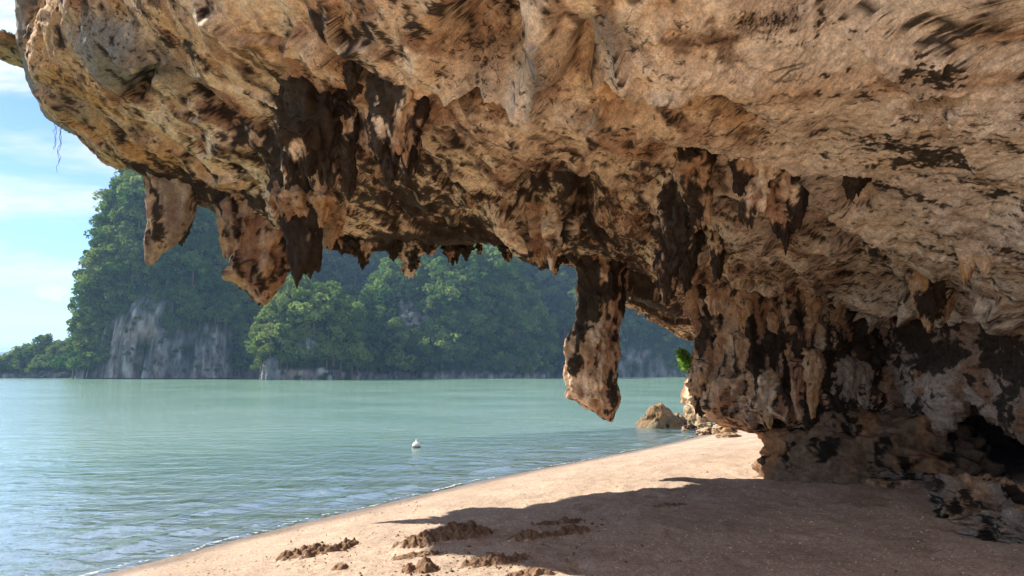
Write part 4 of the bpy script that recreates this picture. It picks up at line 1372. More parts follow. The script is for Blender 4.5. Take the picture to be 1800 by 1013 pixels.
a = fbm(wv_ * 1.7, 421, 5, 0.6); c = fbm(wv_ * 6, 423, 4, 0.6)
k = lerp(np.tile([0.27, 0.175, 0.115], (len(wv_), 1)), np.array([0.38, 0.30, 0.235]), np.clip(blobs(px, py, [(1640, 690, 90, 70, 10, 1.0), (1770, 700, 60, 50, 0, 0.5)]), 0, 1) * sstep(-0.3, 0.2, a))
k = lerp(k, RUST, sstep(0.1, 0.5, -a) * 0.5)
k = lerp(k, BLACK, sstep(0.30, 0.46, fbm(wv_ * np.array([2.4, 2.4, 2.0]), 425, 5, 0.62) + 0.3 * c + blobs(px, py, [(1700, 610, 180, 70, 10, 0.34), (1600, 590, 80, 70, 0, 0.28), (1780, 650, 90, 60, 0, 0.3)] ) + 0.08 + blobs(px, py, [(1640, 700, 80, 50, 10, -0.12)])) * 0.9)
set_col(wme, k); set_vec(wme, wv_); set_f(wme, np.full(len(wv_), -0.02), 'fleck')
link('cave_wall', wme, ROCK, cliff)['label'] = 'dark pitted wall with a low black cave mouth'

# flowstone apron spreading from the pillar foot
def ground(px, py, it=6):
    z = 0.5
    for _ in range(it):
        p = on_plane(px, py, z)
        z = float(beach_height(p[None, :2])[0][0])
    return np.array([p[0], p[1], z])


lump('flowstone_apron', ground(1585, 846) + np.array([0.0, 0.75, -0.05]), (1.75, 1.05, 1.05), 501, 0.16, 0.06, -0.5, -0.2, 120, cliff, ROCK, 0.8, -0.1, 0, -0.25, 0.16, None, 2.2, 0.4, mul=(0.62, 0.50, 0.40))
lump('flowstone_apron', ground(1480, 825) + np.array([0.05, 0.55, 0.05]), (0.95, 0.7, 0.62), 503, 0.25, 0.42, -0.4, -0.3, 90, cliff, ROCK, 0.6, 0.15, 0, 0.1, 0.35, None, 2.2, 0.6, mul=(0.6, 0.52, 0.46))
lump('flowstone_apron', ground(1660, 850) + np.array([0.0, 0.4, -0.05]), (1.05, 0.55, 0.26), 505, 0.25, 0.28, -0.4, -0.3, 90, cliff, ROCK, 0.8, 0.0, 0, -0.1, 0.35, None, 2.4, 0.6, mul=(0.7, 0.64, 0.6))

# ---- stalactites: (py, left, right) outlines at their own distance
ST = [
    # left group
    dict(rows=[(325, 262, 342), (360, 264, 335), (400, 263, 327), (428, 259, 306), (448, 257, 283), (462, 257, 268)], D=11.2, dark=0.12, rust=0.55, orange=-0.2, pale=-0.5, tintgrey=0.45, ratio=0.5, rough=0.10, flute=0.12, ragged=0.3, label='broad brown blade-like stalactite at the left of the roof edge'),
    dict(rows=[(345, 316, 346), (380, 316, 338), (405, 313, 332), (425, 311, 322)], D=11.35, dark=0.5),
    dict(rows=[(365, 383, 446), (395, 388, 440), (420, 390, 430), (442, 394, 416)], D=11.9, dark=0.2, rust=0.6, pale=-0.4, tintgrey=0.3, ratio=0.6),
    dict(rows=[(385, 428, 500), (420, 428, 500), (445, 420, 498), (470, 406, 496), (488, 402, 493), (505, 422, 486), (518, 444, 478), (530, 458, 474)], D=11.3, dark=0.29, rust=0.6, orange=-0.05, pale=-0.3, ratio=0.7, rough=0.2, ragged=0.6, label='claw-shaped black and orange stalactite with a hooked tip'),
    dict(rows=[(330, 480, 560), (370, 496, 562), (400, 502, 560), (440, 506, 559), (468, 512, 556), (484, 516, 540)], D=11.0, dark=0.62, ratio=0.5, rough=0.1, flute=0.2, label='black fluted slab of stalactite beside the claw'),
    dict(rows=[(365, 562, 606), (390, 562, 603), (415, 565, 594), (428, 570, 584)], D=11.4, dark=0.0, orange=0.15),
    dict(rows=[(320, 490, 540), (345, 474, 548), (362, 476, 548), (378, 490, 540)], D=10.7, dark=0.12, orange=0.15, rough=0.22, up=0.15),
    dict(rows=[(285, 548, 580), (310, 546, 586), (335, 552, 580), (350, 544, 588), (375, 560, 582), (392, 562, 576)], D=10.4, dark=-0.05, pale=0.5, rough=0.3),
    # black masses in the middle of the roof
    dict(rows=[(158, 512, 590), (190, 508, 606), (225, 505, 612), (258, 512, 606), (285, 530, 594)], D=9.4, dark=0.5, rough=0.26, ratio=0.6, nrings=90, nseg=90, label='largest black cluster of stalactites hanging from the roof'),
    dict(rows=[(150, 494, 530), (190, 493, 528), (240, 494, 526), (290, 496, 520), (326, 500, 512)], D=9.3, dark=0.5, rough=0.26),
    dict(rows=[(190, 526, 566), (240, 528, 562), (280, 532, 556), (305, 538, 550)], D=9.3, dark=0.5, rough=0.26),
    dict(rows=[(185, 558, 602), (235, 562, 600), (290, 566, 596), (318, 574, 588)], D=9.3, dark=0.5, rough=0.26),
    dict(rows=[(200, 592, 628), (245, 598, 626), (290, 600, 624), (325, 604, 622), (348, 608, 616)], D=9.3, dark=0.52, rough=0.26),
    dict(rows=[(150, 650, 740), (185, 660, 738), (220, 660, 736), (250, 664, 732), (272, 674, 722)], D=8.9, dark=0.52, ratio=0.5, rough=0.2, nrings=80, nseg=80, label='black ragged curtain of stalactites with two tips'),
    dict(rows=[(200, 654, 690), (235, 648, 686), (262, 652, 678), (280, 660, 670)], D=8.9, dark=0.52),
    dict(rows=[(220, 672, 708), (265, 672, 704), (300, 674, 698), (320, 678, 690)], D=8.95, dark=0.52),
    dict(rows=[(210, 702, 738), (260, 704, 736), (295, 704, 730), (316, 708, 720)], D=8.95, dark=0.52),
    dict(rows=[(130, 606, 640), (150, 610, 636), (166, 615, 630)], D=8.7, dark=0.5, up=0.1),
    # fringe along the roof edge
    dict(rows=[(425, 624, 656), (445, 628, 652), (464, 631, 645)], D=13.0, dark=0.4, rough=0.3),
    dict(rows=[(428, 700, 740), (448, 704, 736), (462, 712, 734), (472, 706, 728), (483, 712, 726)], D=13.0, dark=0.3, rough=0.35),
    dict(rows=[(430, 680, 700), (446, 684, 698), (456, 688, 694)], D=13.2, dark=0.42, rough=0.4), dict(rows=[(434, 778, 812), (446, 784, 806), (458, 794, 803)], D=13.3, dark=0.42, rough=0.4),
    dict(rows=[(436, 806, 830), (448, 812, 826), (455, 816, 822)], D=13.4, dark=0.35, rough=0.4), dict(rows=[(438, 838, 846), (446, 840, 845)], D=13.5, dark=0.3, rough=0.4),
    dict(rows=[(438, 880, 902), (450, 886, 899), (458, 890, 896)], D=13.6, dark=0.42, rough=0.4),
    dict(rows=[(443, 936, 962), (456, 942, 956), (466, 945, 951)], D=13.7, dark=0.42, rough=0.4), dict(rows=[(446, 962, 990), (460, 966, 984), (478, 971, 979)], D=13.8, dark=0.45, rough=0.4),
    dict(rows=[(428, 590, 618), (440, 596, 610)], D=12.8, dark=0.4, rough=0.4), dict(rows=[(434, 742, 768), (444, 750, 762)], D=13.2, dark=0.3, rough=0.4),
    dict(rows=[(385, 932, 1000), (410, 926, 1004), (432, 936, 990), (446, 948, 975)], D=12.6, dark=0.10, orange=0.25, rough=0.28, up=0.2),
    # the great hanging stalactite
    dict(rows=[(455, 1004, 1104), (480, 1014, 1092), (505, 1019, 1088), (535, 1019, 1085), (562, 1016, 1083), (580, 1006, 1081), (596, 994, 1080), (615, 990, 1079), (645, 992, 1080), (672, 997, 1084), (695, 1005, 1087), (712, 1022, 1085), (726, 1046, 1080), (737, 1066, 1077)],
         D=12.2, dark=0.16, orange=0.22, pale=0.25, ratio=0.62, rough=0.13, flute=0.12, nrings=190, nseg=150, ragged=0.25, darktop=0.45, label='great hanging stalactite like a club above the water edge'),
    dict(rows=[(470, 1078, 1104), (500, 1084, 1102), (530, 1087, 1099), (556, 1089, 1096)], D=12.5, dark=0.5),
    # black drips right of it
    dict(rows=[(280, 1192, 1254), (310, 1198, 1250), (345, 1204, 1248), (372, 1212, 1244), (392, 1218, 1238)], D=9.3, dark=0.30, rough=0.25),
    dict(rows=[(345, 1176, 1232), (375, 1166, 1228), (410, 1160, 1220), (440, 1158, 1208), (470, 1156, 1188), (500, 1154, 1174), (522, 1158, 1168)], D=10.3, dark=0.42, rough=0.3, nrings=100, nseg=80, label='black knotted stalactite with pale drip marks'),
    dict(rows=[(400, 1192, 1240), (440, 1194, 1228), (475, 1197, 1218), (508, 1202, 1212)], D=10.4, dark=0.5, rough=0.25),
    dict(rows=[(425, 1244, 1278), (455, 1250, 1272), (490, 1256, 1266)], D=10.6, dark=0.5),
    dict(rows=[(480, 1170, 1192), (505, 1174, 1188), (522, 1178, 1184)], D=10.9, dark=0.5),
    dict(rows=[(296, 1288, 1336), (318, 1290, 1322), (336, 1294, 1312)], D=8.8, dark=0.40, up=0.15),
    dict(rows=[(305, 1320, 1366), (335, 1312, 1350), (360, 1304, 1340), (385, 1300, 1322)], D=9.0, dark=0.15, rough=0.25, up=0.15),
    dict(rows=[(320, 1344, 1400), (345, 1342, 1410), (375, 1350, 1408), (400, 1366, 1400), (420, 1378, 1392)], D=8.8, dark=0.38, rough=0.16, label='dark bulb-shaped stalactite hanging from the smooth roof'),
    dict(rows=[(312, 1488, 1530), (328, 1484, 1518), (342, 1490, 1508)], D=7.6, dark=0.5, up=0.1),
    dict(rows=[(448, 1684, 1716), (470, 1688, 1710), (490, 1692, 1704)], D=9.0, dark=-0.1, orange=0.1, up=0.1), dict(rows=[(452, 1716, 1746), (476, 1724, 1740)], D=9.0, dark=-0.05, up=0.1),
    dict(rows=[(500, 1608, 1668), (525, 1608, 1662), (550, 1614, 1654), (562, 1624, 1644)], D=10.0, dark=0.35, rough=0.2, up=0.15),
    dict(rows=[(520, 1652, 1676), (545, 1652, 1672), (560, 1656, 1668)], D=10.0, dark=-0.1, up=0.15),
    # drips on the pillar
    dict(rows=[(500, 1208, 1236), (540, 1212, 1238), (575, 1222, 1240), (592, 1228, 1238)], D=12.2, dark=0.05, orange=0.2), dict(rows=[(500, 1244, 1276), (525, 1242, 1272), (548, 1248, 1264)], D=11.9, dark=-0.1, pale=0.4),
    dict(rows=[(455, 1275, 1392), (500, 1282, 1388), (550, 1290, 1372), (600, 1300, 1340), (630, 1308, 1326)], D=12.3, dark=0.10, orange=0.0, pale=0.1, ratio=0.5, rough=0.10, flute=0.14, nrings=110, nseg=100, label='brown curtain of flowstone at the top of the pillar'),
    dict(rows=[(530, 1300, 1326), (560, 1304, 1322), (584, 1308, 1318)], D=11.7, dark=-0.2, pale=0.4), dict(rows=[(560, 1350, 1376), (600, 1352, 1370), (622, 1354, 1362)], D=11.8, dark=0.0, orange=0.2),
    dict(rows=[(500, 1392, 1440), (540, 1398, 1440), (580, 1404, 1430), (610, 1410, 1422)], D=11.9, dark=0.15, rust=0.5), dict(rows=[(495, 1440, 1490), (535, 1446, 1482), (570, 1456, 1472)], D=11.9, dark=0.1, rust=0.5),
    dict(rows=[(560, 1236, 1276), (600, 1240, 1272), (640, 1246, 1264), (665, 1250, 1258)], D=12.0, dark=0.3, rough=0.3), dict(rows=[(600, 1290, 1330), (650, 1294, 1320), (700, 1298, 1314), (720, 1302, 1310)], D=11.9, dark=0.05, pale=0.3, rough=0.2),
    dict(rows=[(650, 1222, 1248), (685, 1212, 1242), (710, 1216, 1238), (728, 1224, 1234)], D=12.4, dark=0.05, pale=0.5), dict(rows=[(660, 1318, 1362), (695, 1322, 1360), (725, 1334, 1356), (742, 1344, 1354)], D=11.8, dark=-0.02, pale=0.5, rough=0.3),
    dict(rows=[(650, 1390, 1420), (690, 1394, 1416), (730, 1400, 1412)], D=11.8, dark=0.0, rust=0.4), dict(rows=[(630, 1416, 1446), (680, 1418, 1440), (725, 1424, 1434)], D=11.8, dark=0.05, rust=0.4),
    dict(rows=[(640, 1466, 1500), (690, 1462, 1502), (730, 1470, 1496)], D=11.9, dark=-0.1, tintgrey=0.7), dict(rows=[(650, 1500, 1530), (700, 1502, 1532), (735, 1508, 1524)], D=12.0, dark=0.1, tintgrey=0.6),
    dict(rows=[(590, 1340, 1372), (630, 1344, 1372), (665, 1350, 1364)], D=11.8, dark=0.4), dict(rows=[(600, 1376, 1404), (640, 1380, 1400), (660, 1384, 1394)], D=11.8, dark=0.05, rust=0.4),
]
PILLAR_FROM = next(i for i, s in enumerate(ST) if s['rows'][0] == (500, 1208, 1236))


def make_bvh(V, nr, nc, step, wrap=False):
    G = V.reshape(nr, nc, 3)[::step, ::step]
    return BVHTree.FromPolygons(G.reshape(-1, 3).tolist(), grid_quads(G.shape[0], G.shape[1], wrap).tolist())


roof_bvh = make_bvh(Vc, ns, nt, 3)
pm = [o for o in cliff.children if o.name.startswith('rock_pillar')][0].data
pco = np.zeros(len(pm.vertices) * 3, np.float32); pm.vertices.foreach_get('co', pco)
pillar_bvh = make_bvh(pco.reshape(-1, 3), 330, 520, 2, True)


def rock_depth(px, py, bvh):
    d = P(px, py, 1.0) - CAM
    hit = bvh.ray_cast(Vector(CAM), Vector(d).normalized())
    return None if hit[0] is None else float((np.array(hit[0]) - CAM) @ FWD)


for i, s in enumerate(ST):
    kw = dict(s)
    kw.setdefault('seed', 600 + i * 23)
    if len(kw['rows']) <= 2: kw.update(nrings=26, nseg=22, up=0.15)
    rows_ = kw.pop('rows'); D_ = kw.pop('D')
    if i >= PILLAR_FROM:
        ym, lm, rm = rows_[len(rows_) // 2][:3]
        h_ = rock_depth((lm + rm) / 2, ym, pillar_bvh)
        if h_: D_ = h_ + 0.45 * (rm - lm) / 2 / F * h_
        kw.setdefault('topr', 0.7); kw['sink'] = 1.6; kw['up'] = 0.2
        kw.setdefault('ratio', 0.55)
    else:
        y0r, l0, r0 = rows_[0][:3]
        h_ = rock_depth((l0 + r0) / 2, y0r + 4, roof_bvh)
        if h_: D_ = h_ + 0.10 * (r0 - l0) / 2 / F * h_
    if kw.get('dark', 0.3) >= 0.3: kw['dark'] = kw.get('dark', 0.3) * 1.9 - 0.15
    column('stalactite', rows_, D_, **kw)

# ================================================================== THINGS
def boulder(px, py, wpx, hpx, label, cat='boulder', seed=1, depth=0.9, sink=0.15, on='sand', grp=None, name='boulder', **kw):
    """rests with its foot at pixel px,py; size in photo pixels at that distance"""
    g = on_plane(px, py, 0.0) if on == 'water' else ground(px, py)
    D_ = (g - CAM) @ FWD
    w_, h_ = wpx * D_ / F / 2, hpx * D_ / F
    c = g + np.array([0, w_ * depth * 0.6, h_ * (0.5 - sink)])
    o = lump(name, c, (w_ * 1.02, w_ * depth, h_ * (0.5 + sink) * 1.05), seed, **kw)
    return tag(o, label, cat, grp)


boulder(1165, 752, 74, 40, 'large pointed tan boulder standing in the shallows', seed=702, sink=0.35, on='water', rough=0.16, dark=-0.10, orange=-0.5, pale=0.1, rust=-0.3, tintgrey=0.85, angular=0.35, peak=0.45, mul=(0.62, 0.58, 0.48))
boulder(1192, 750, 40, 20, 'low dark boulder just behind the large pointed one', seed=703, sink=0.3, on='water', rough=0.2, mul=(0.6, 0.55, 0.45), dark=0.1, orange=-0.2, tintgrey=0.5, angular=0.4)
boulder(1214, 757, 24, 10, 'small wet black rock at the water edge below the pillar', seed=705, sink=0.3, on='water', dark=0.3, orange=-0.3, tintgrey=0.6, angular=0.4)
boulder(1238, 758, 30, 18, 'brown angular rock wedged under the pillar bulge', seed=707, mul=(0.85, 0.82, 0.72), dark=0.0, orange=-0.1, tintgrey=0.4, angular=0.5, sink=0.25)
boulder(1246, 764, 34, 11, 'flat dark grey rock lying on the wet sand', seed=709, dark=0.12, orange=-0.3, tintgrey=0.6, angular=0.4, sink=0.25)
boulder(1277, 762, 40, 17, 'yellowish rounded rock on the sand under the pillar', seed=711, mul=(0.85, 0.82, 0.72), dark=-0.3, orange=-0.05, pale=0.3, tintgrey=0.3, sink=0.25)
boulder(1284, 769, 40, 7, 'thin greenish flat stone half buried in sand', seed=713, mul=(0.85, 0.82, 0.72), dark=-0.2, orange=-0.3, tintgrey=0.7, sink=0.25)
boulder(1232, 745, 46, 40, 'pale brown block leaning behind the small shore rocks', seed=715, mul=(0.85, 0.82, 0.72), dark=-0.2, orange=-0.1, tintgrey=0.4, angular=0.4, sink=0.2, on='water')
boulder(1372, 819, 50, 36, 'reddish angular rock at the pillar foot in the sun', seed=717, dark=-0.02, orange=-0.05, rust=0.75, pale=0.0, angular=0.55, sink=0.15, rough=0.32)
boulder(1470, 834, 38, 34, 'small rounded brown stone beside the flowstone apron', seed=719, dark=0.0, orange=-0.1, tintgrey=0.3, angular=0.35, sink=0.12)
boulder(1765, 918, 150, 66, 'grey pitted rock ledge rising from the shaded sand', 'rock', seed=721, mul=(0.75, 0.7, 0.66), dark=0.22, orange=-0.4, tintgrey=0.9, rust=-0.2, angular=0.5, sink=0.2, rough=0.34, n=100, name='rock_ledge', freq=1.9)
boulder(1800, 952, 130, 40, 'low pale rock in front of the grey pitted ledge', 'rock', seed=723, mul=(0.75, 0.7, 0.66), dark=0.12, orange=-0.4, tintgrey=0.8, rust=-0.2, angular=0.5, sink=0.2, rough=0.34, n=90, name='rock_ledge', freq=1.9)
boulder(1620, 860, 60, 12, 'pale crusted stone in front of the flowstone apron', 'rock', seed=725, mul=(0.75, 0.7, 0.66), dark=-0.1, orange=-0.4, tintgrey=0.9, angular=0.4, sink=0.3, name='rock')
boulder(1545, 855, 40, 10, 'thin whitish stone flush with the sand near the rounded stone', 'rock', seed=727, mul=(0.75, 0.7, 0.66), dark=-0.2, orange=-0.4, tintgrey=0.8, pale=0.4, angular=0.4, sink=0.3, name='rock')

# heaps of damp sand dug up on the beach
WETSAND = SAND


def sand_heap(px, py, wpx, hpx, label, seed, yaw=0.15, dep=0.45):
    g = ground(px, py)
    D_ = (g - CAM) @ FWD
    a_, h_ = wpx * D_ / F / 2 * 1.25, hpx * D_ / F * 0.68
    b_ = max(a_ * dep, 0.16)
    nx, ny = int(min(230, max(60, wpx * 1.1))), 90
    u, v = np.meshgrid(np.linspace(-1.15, 1.15, nx), np.linspace(-1.15, 1.15, ny), indexing='ij')
    u, v = u.ravel(), v.ravel()
    lx, ly = u * a_, v * b_
    X = g[0] + lx * math.cos(yaw) - ly * math.sin(yaw); Y = g[1] + lx * math.sin(yaw) + ly * math.cos(yaw)
    xy = np.c_[X, Y]
    p_ = np.c_[X, Y, 0 * X]
    r_ = np.sqrt(u * u + v * v) * (1 + 0.40 * fbm(p_ * 3.0, seed, 3))
    prof = sstep(1.05, 0.15, r_)
    asym = 0.75 + 0.55 * fbm(np.c_[u * 1.8, v * 0.7, 0 * u], seed + 3, 3)
    v1_, _ = voronoi(p_ * 8 + 0.3 * np.c_[fbm(p_ * 5, 3), fbm(p_ * 5, 4), 0 * u], seed + 5)
    v2_, _ = voronoi(p_ * 19, seed + 6)
    h = prof * h_ * np.clip(asym, 0.3, 1.5) + sstep(0.0, 0.4, prof) * (0.055 * (0.5 - v1_) + 0.065 * (0.45 - v2_) + 0.05 * fbm(p_ * 12, seed + 7, 3)) * min(1.0, 0.35 + h_ / 0.2)
    zb, _ = beach_height(xy)
    z = zb + np.where(prof > 0.01, h, -0.03) - 0.012
    V = np.c_[X, Y, z]
    me = mesh_np('sand_heap', V - g, grid_quads(nx, ny)[:, ::-1])
    c_ = lerp(np.tile([0.50, 0.355, 0.25], (len(V), 1)), np.array([0.20, 0.118, 0.068]), sstep(0.08, 0.35, prof + 0.15 * fbm(p_ * 4, seed + 9, 3)))
    set_col(me, c_); set_f(me, np.zeros(len(V)), 'wet')
    o = link('sand_heap', me, SAND, None, tuple(g))
    # normals up
    return tag(o, label, 'sand heap', 'heaps of damp sand dug up on the beach')


sand_heap(555, 972, 150, 26, 'long low brown sand heap nearest the water', 801, 0.5)
sand_heap(790, 942, 190, 36, 'biggest brown sand heap with clods on its crest', 803, 0.55)
sand_heap(985, 920, 100, 14, 'row of brown sand clods on the sunlit sand beyond the biggest heap', 805, 0.4)
sand_heap(930, 946, 100, 24, 'brown sand heap right of the biggest heap on the shadow line', 807, 0.4)
sand_heap(1000, 938, 90, 18, 'flat dug sand clods along the shadow line', 809, 0.4)
sand_heap(735, 976, 120, 12, 'thin brown strip of sand in front of the biggest heap', 811, 0.4)
sand_heap(870, 990, 130, 26, 'crumbly dark sand heap in the shade at the bottom', 813, 0.3)
sand_heap(740, 1004, 80, 24, 'dark sand heap at the bottom edge left of the crumbly one', 815, 0.3)
sand_heap(598, 998, 50, 9, 'two little sand clods near the bottom edge', 817, 0.3)
sand_heap(1170, 888, 70, 9, 'small flat sand heap where shade meets sunlit sand', 819, 0.2)
sand_heap(935, 1008, 110, 16, 'lumpy sand clods at the bottom right of the crumbly heap', 821, 0.2)

# shell grit and pebbles strewn over the sand
rg = np.random.default_rng(9)
ico = np.array([(1, 0, 0), (-1, 0, 0), (0, 1, 0), (0, -1, 0), (0, 0, 0.7), (0, 0, -0.7)], float)
icof = np.array([(0, 2, 4), (2, 1, 4), (1, 3, 4), (3, 0, 4), (2, 0, 5), (1, 2, 5), (3, 1, 5), (0, 3, 5)])
NP = 9000
rr_ = 5 + 17 * rg.uniform(0, 1, NP) ** 1.3
tt_ = rg.uniform(R(-38), R(38), NP)
gxy = np.c_[rr_ * np.sin(tt_), rr_ * np.cos(tt_)]
gz, gd = beach_height(gxy)
m_ = gd > 0.45
gxy, gz = gxy[m_], gz[m_]
NP = len(gxy)
gs = np.clip(rg.lognormal(-4.95, 0.42, NP), 0.003, 0.028)
gv = ico[None] * gs[:, None, None] * rg.uniform(0.5, 1.3, (NP, 1, 3)) + rg.normal(size=(NP, 6, 3)) * gs[:, None, None] * 0.18
ang = rg.uniform(0, 6.28, NP)
ca, sa = np.cos(ang)[:, None], np.sin(ang)[:, None]
gv = np.stack([gv[..., 0] * ca - gv[..., 1] * sa, gv[..., 0] * sa + gv[..., 1] * ca, gv[..., 2]], -1)
gv = gv + np.c_[gxy, gz + gs * 0.25][:, None, :]
gf = (icof[None] + (np.arange(NP) * 6)[:, None, None]).reshape(-1, 3)
gme = mesh_np('shell_grit', gv.reshape(-1, 3), gf, False)
gc = np.array([[0.70, 0.58, 0.47], [0.50, 0.38, 0.28], [0.16, 0.11, 0.08], [0.62, 0.45, 0.34]])[rg.choice(4, NP, p=[0.35, 0.3, 0.15, 0.2])]
set_col(gme, np.repeat(gc, 6, 0)); set_f(gme, np.zeros(NP * 6), 'wet')
tag(link('shell_grit', gme, SAND), 'broken shell and small pebbles scattered over the sand', 'shell grit', None, 'stuff')

cl_rg = np.random.default_rng(12)
cv, cf_, cc = [], [], 0
for (hx, hy, spread, cnt) in ((555, 972, 90, 40), (790, 945, 110, 70), (980, 925, 90, 50), (870, 990, 100, 70), (740, 1004, 80, 40), (1170, 890, 60, 20), (1000, 975, 130, 40)):
    for _ in range(cnt):
        p_ = ground(hx + cl_rg.normal(0, spread * 0.6), min(hy + cl_rg.normal(0, spread * 0.14), 1012), 2)
        r_ = float(np.clip(cl_rg.lognormal(-4.5, 0.5), 0.005, 0.035))
        cv.append(ico * r_ * cl_rg.uniform(0.6, 1.2, 3) + cl_rg.normal(0, r_ * 0.22, (6, 3)) + p_ + np.array([0, 0, r_ * 0.2]))
        cf_.append(icof + cc * 6); cc += 1
clme = mesh_np('sand_crumbs', np.concatenate(cv), np.concatenate(cf_), False)
set_col(clme, np.repeat(np.array([0.20, 0.125, 0.075])[None] * cl_rg.uniform(0.7, 1.5, (cc, 1)), 6, 0)); set_f(clme, np.zeros(cc * 6), 'wet')
tag(link('sand_crumbs', clme, SAND), 'crumbs of damp sand scattered round the dug heaps', 'sand crumbs', None, 'stuff')

# ---- mooring buoy
bp = on_plane(732, 787, 0.0)
buoy = empty('buoy', bp)
tag(buoy, 'white round mooring buoy floating off the beach', 'buoy')


def revolve(name, prof, mat, parent, n=40, loc=(0, 0, 0)):
    prof = np.array(prof, float)
    th = np.linspace(0, 2 * math.pi, n, endpoint=False)
    V = np.stack([prof[:, None, 0] * np.cos(th)[None], prof[:, None, 0] * np.sin(th)[None], np.repeat(prof[:, 1:2], n, 1)], -1).reshape(-1, 3) + np.array(loc)
    return link(name, mesh_np(name, V, grid_quads(len(prof), n, True)), mat, parent)


BW = plain_mat('buoy_plastic', (0.80, 0.78, 0.76), 0.45, 0.1, 18.0)
BG = plain_mat('waterline_growth', (0.16, 0.14, 0.07), 0.8, 0.4, 30.0)
rb = 0.125
body = [(rb * math.sin(a), 0.055 + rb * 0.92 * -math.cos(a)) for a in np.linspace(0.02, math.pi - 0.02, 26)]
revolve('body', body, BW, buoy)
revolve('growth_band', [(rb * 0.955, 0.0), (rb * 1.012, 0.022), (rb * 1.02, 0.034), (rb * 1.0, 0.042)], BG, buoy)
revolve('neck', [(0.045, 0.158), (0.04, 0.18), (0.028, 0.195), (0.02, 0.2)], BW, buoy)
tr_ = [(0.026 * math.cos(a), 0.026 * math.sin(a)) for a in np.linspace(0, 2 * math.pi, 24, endpoint=False)]
tV = np.array([[(0.026 + 0.008 * math.cos(b)) * math.cos(a), 0.008 * math.sin(b), 0.218 + (0.026 + 0.008 * math.cos(b)) * math.sin(a)] for a in np.linspace(0, 2 * math.pi, 24, endpoint=False) for b in np.linspace(0, 2 * math.pi, 8, endpoint=False)])
tq = np.array([((i * 8 + j), (i * 8 + (j + 1) % 8), ((i + 1) % 24 * 8 + (j + 1) % 8), ((i + 1) % 24 * 8 + j)) for i in range(24) for j in range(8)])
link('ring', mesh_np('ring', tV, tq), BW, buoy)
for a in (-2.2, -1.57, -0.9):
    c_ = np.array([rb * 1.0 * math.cos(a), rb * 1.0 * math.sin(a), 0.05])
    revolve('plug', [(0.001, 0.012), (0.012, 0.01), (0.014, 0.0), (0.012, -0.01), (0.001, -0.012)], BG, buoy, 12, c_)

# ---- bright green bush behind the pillar
def leafy(center, rad, n, leaf, seed):
    rg_ = np.random.default_rng(seed)
    d = rg_.normal(size=(n, 3)); d /= np.linalg.norm(d, axis=1, keepdims=True)
    pos = d * (rg_.uniform(0.3, 1.0, (n, 1))) * np.array(rad) * (1 + 0.25 * fbm(d * 2, seed)[:, None])
    nn_ = d + rg_.normal(size=(n, 3)) * 0.7; nn_ /= np.linalg.norm(nn_, axis=1, keepdims=True)
    t = np.cross(nn_, rg_.normal(size=(n, 3))); t /= np.linalg.norm(t, axis=1, keepdims=True); b = np.cross(nn_, t)
    s1 = leaf * rg_.uniform(0.7, 1.3, (n, 1)); s2 = s1 * 0.5
    V = np.stack([pos - t * s1, pos - b * s2 + nn_ * s1 * 0.12, pos + t * s1, pos + b * s2 + nn_ * s1 * 0.12], 1).reshape(-1, 3)
    me = mesh_np('foliage', V, np.arange(len(V)).reshape(-1, 4), False)
    set_f(me, np.repeat(rg_.uniform(0, 1, n), 4), 'tint')
    return me


def tube(name, pts, r0, r1, mat, parent=None, n=6, loc=None):
    pts = np.array(pts, float)
    m = len(pts)
    tan_ = np.gradient(pts, axis=0); tan_ /= np.linalg.norm(tan_, axis=1, keepdims=True)
    s = np.cross(tan_, np.array([0.31, 0.87, 0.38])); s /= np.linalg.norm(s, axis=1, keepdims=True); u = np.cross(tan_, s)
    th = np.linspace(0, 2 * math.pi, n, endpoint=False)
    rr = np.linspace(r0, r1, m)
    V = (pts[:, None] + rr[:, None, None] * (np.cos(th)[None, :, None] * s[:, None] + np.sin(th)[None, :, None] * u[:, None])).reshape(-1, 3)
    return link(name, mesh_np(name, V, grid_quads(m, n, True)), mat, parent, loc)


bb = P(1205, 640, 14.3)
bush = empty('bush', bb - np.array([0, 0, 0.45]))
tag(bush, 'bright green bush peeping out from behind the pillar', 'bush')
link('foliage', leafy(None, (0.15, 0.22, 0.27), 260, 0.05, 41), BRIGHT_LEAF, bush).location = (0, 0, 0.5)
link('foliage', leafy(None, (0.11, 0.14, 0.13), 110, 0.045, 43), BRIGHT_LEAF, bush).location = (-0.1, -0.05, 0.66)
tube('stem', [(0.62, -0.15, 0.15), (0.35, -0.08, 0.25), (0.12, 0, 0.38), (-0.03, 0, 0.6)], 0.03, 0.010, BARK, bush)

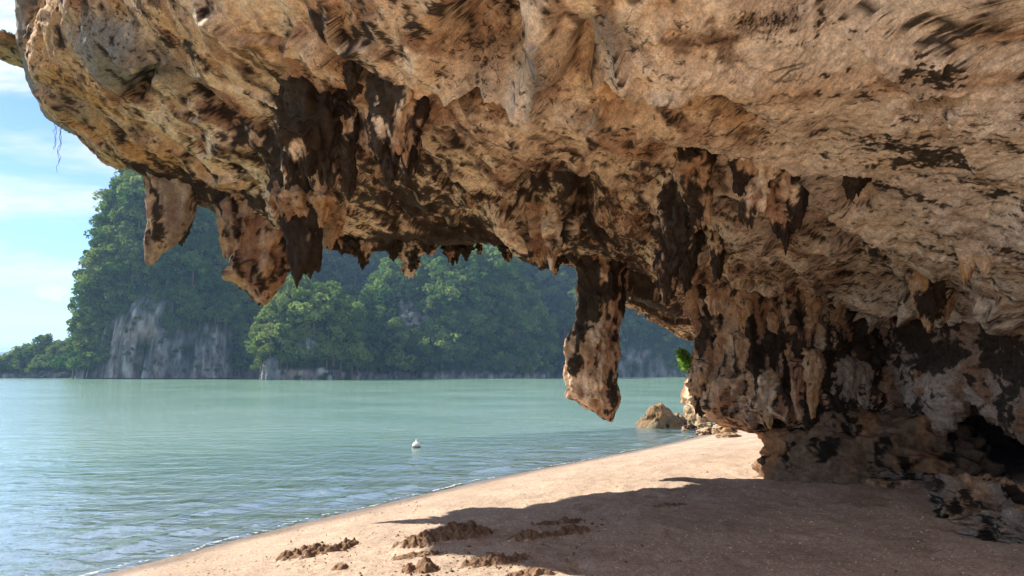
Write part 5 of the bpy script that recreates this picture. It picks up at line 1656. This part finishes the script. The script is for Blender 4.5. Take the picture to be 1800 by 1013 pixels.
# ---- thin hanging vines under the nose of the roof
for k, (px_, y0, y1, sd, lb) in enumerate(((108, 214, 306, 1, 'longer tangled dry vine hanging below the roof nose'), (98, 206, 262, 2, 'short thin dry rootlet hanging beside the longer vine'))):
    rv = np.random.default_rng(70 + sd)
    top = P(px_, y0, 11.35)
    vine = empty('hanging_vine', top)
    tag(vine, lb, 'vine', 'dry vines under the roof nose')
    for j in range(3 if k == 0 else 1):
        m = 26
        zz_ = np.linspace(0, (y1 - y0) / F * 11.35 * (1 - 0.2 * j), m)
        pts = np.c_[np.cumsum(rv.normal(0, 0.014, m)) + 0.02 * np.sin(zz_ * 22 + j), np.cumsum(rv.normal(0, 0.01, m)), -zz_]
        pts[:, 0] -= np.linspace(0, pts[-1, 0], m)
        tube('strand', pts, 0.0045, 0.003, BARK, vine)

# ---- tip of another rock ledge with grass, seen past the nose at the far left
tipc = P(28, 88, 12.0)
tip = tag(lump('rock_spur', tipc, (0.46, 0.7, 0.15), 851, 0.22, -0.1, 0.1, 0.1, 48, None, ROCK, 0.2, 0.5), 'rusty tip of a rock spur past the roof nose at the top left', 'rock')
gm = leafy(None, (0.34, 0.5, 0.05), 260, 0.04, 47)
go_ = link('grass_tuft', gm, LEAF, tip); go_.location = (-0.05, 0, 0.13)

# ---- air: thin marine haze over the bay
hz = bpy.data.meshes.new('haze')
x0, x1, y0_, y1_, z0, z1 = -7000, 7000, -30, 9500, -12, 175
hz.from_pydata([(x0, y0_, z0), (x1, y0_, z0), (x1, y1_, z0), (x0, y1_, z0), (x0, y0_, z1), (x1, y0_, z1), (x1, y1_, z1), (x0, y1_, z1)], [],
               [(3, 2, 1, 0), (4, 5, 6, 7), (0, 1, 5, 4), (1, 2, 6, 5), (2, 3, 7, 6), (3, 0, 4, 7)])
hm, hn_, hl_, hout = new_mat('haze_air')
pv = nd(hn_, 'ShaderNodeVolumePrincipled')
pv.inputs['Color'].default_value = (0.42, 0.67, 1.0, 1)
pv.inputs['Density'].default_value = 0.00027
pv.inputs['Anisotropy'].default_value = 0.0
hl_.new(pv.outputs[0], hout.inputs['Volume'])
haze = link('haze', hz, hm)
tag(haze, 'thin bluish sea haze over the bay', 'haze', None, 'stuff')
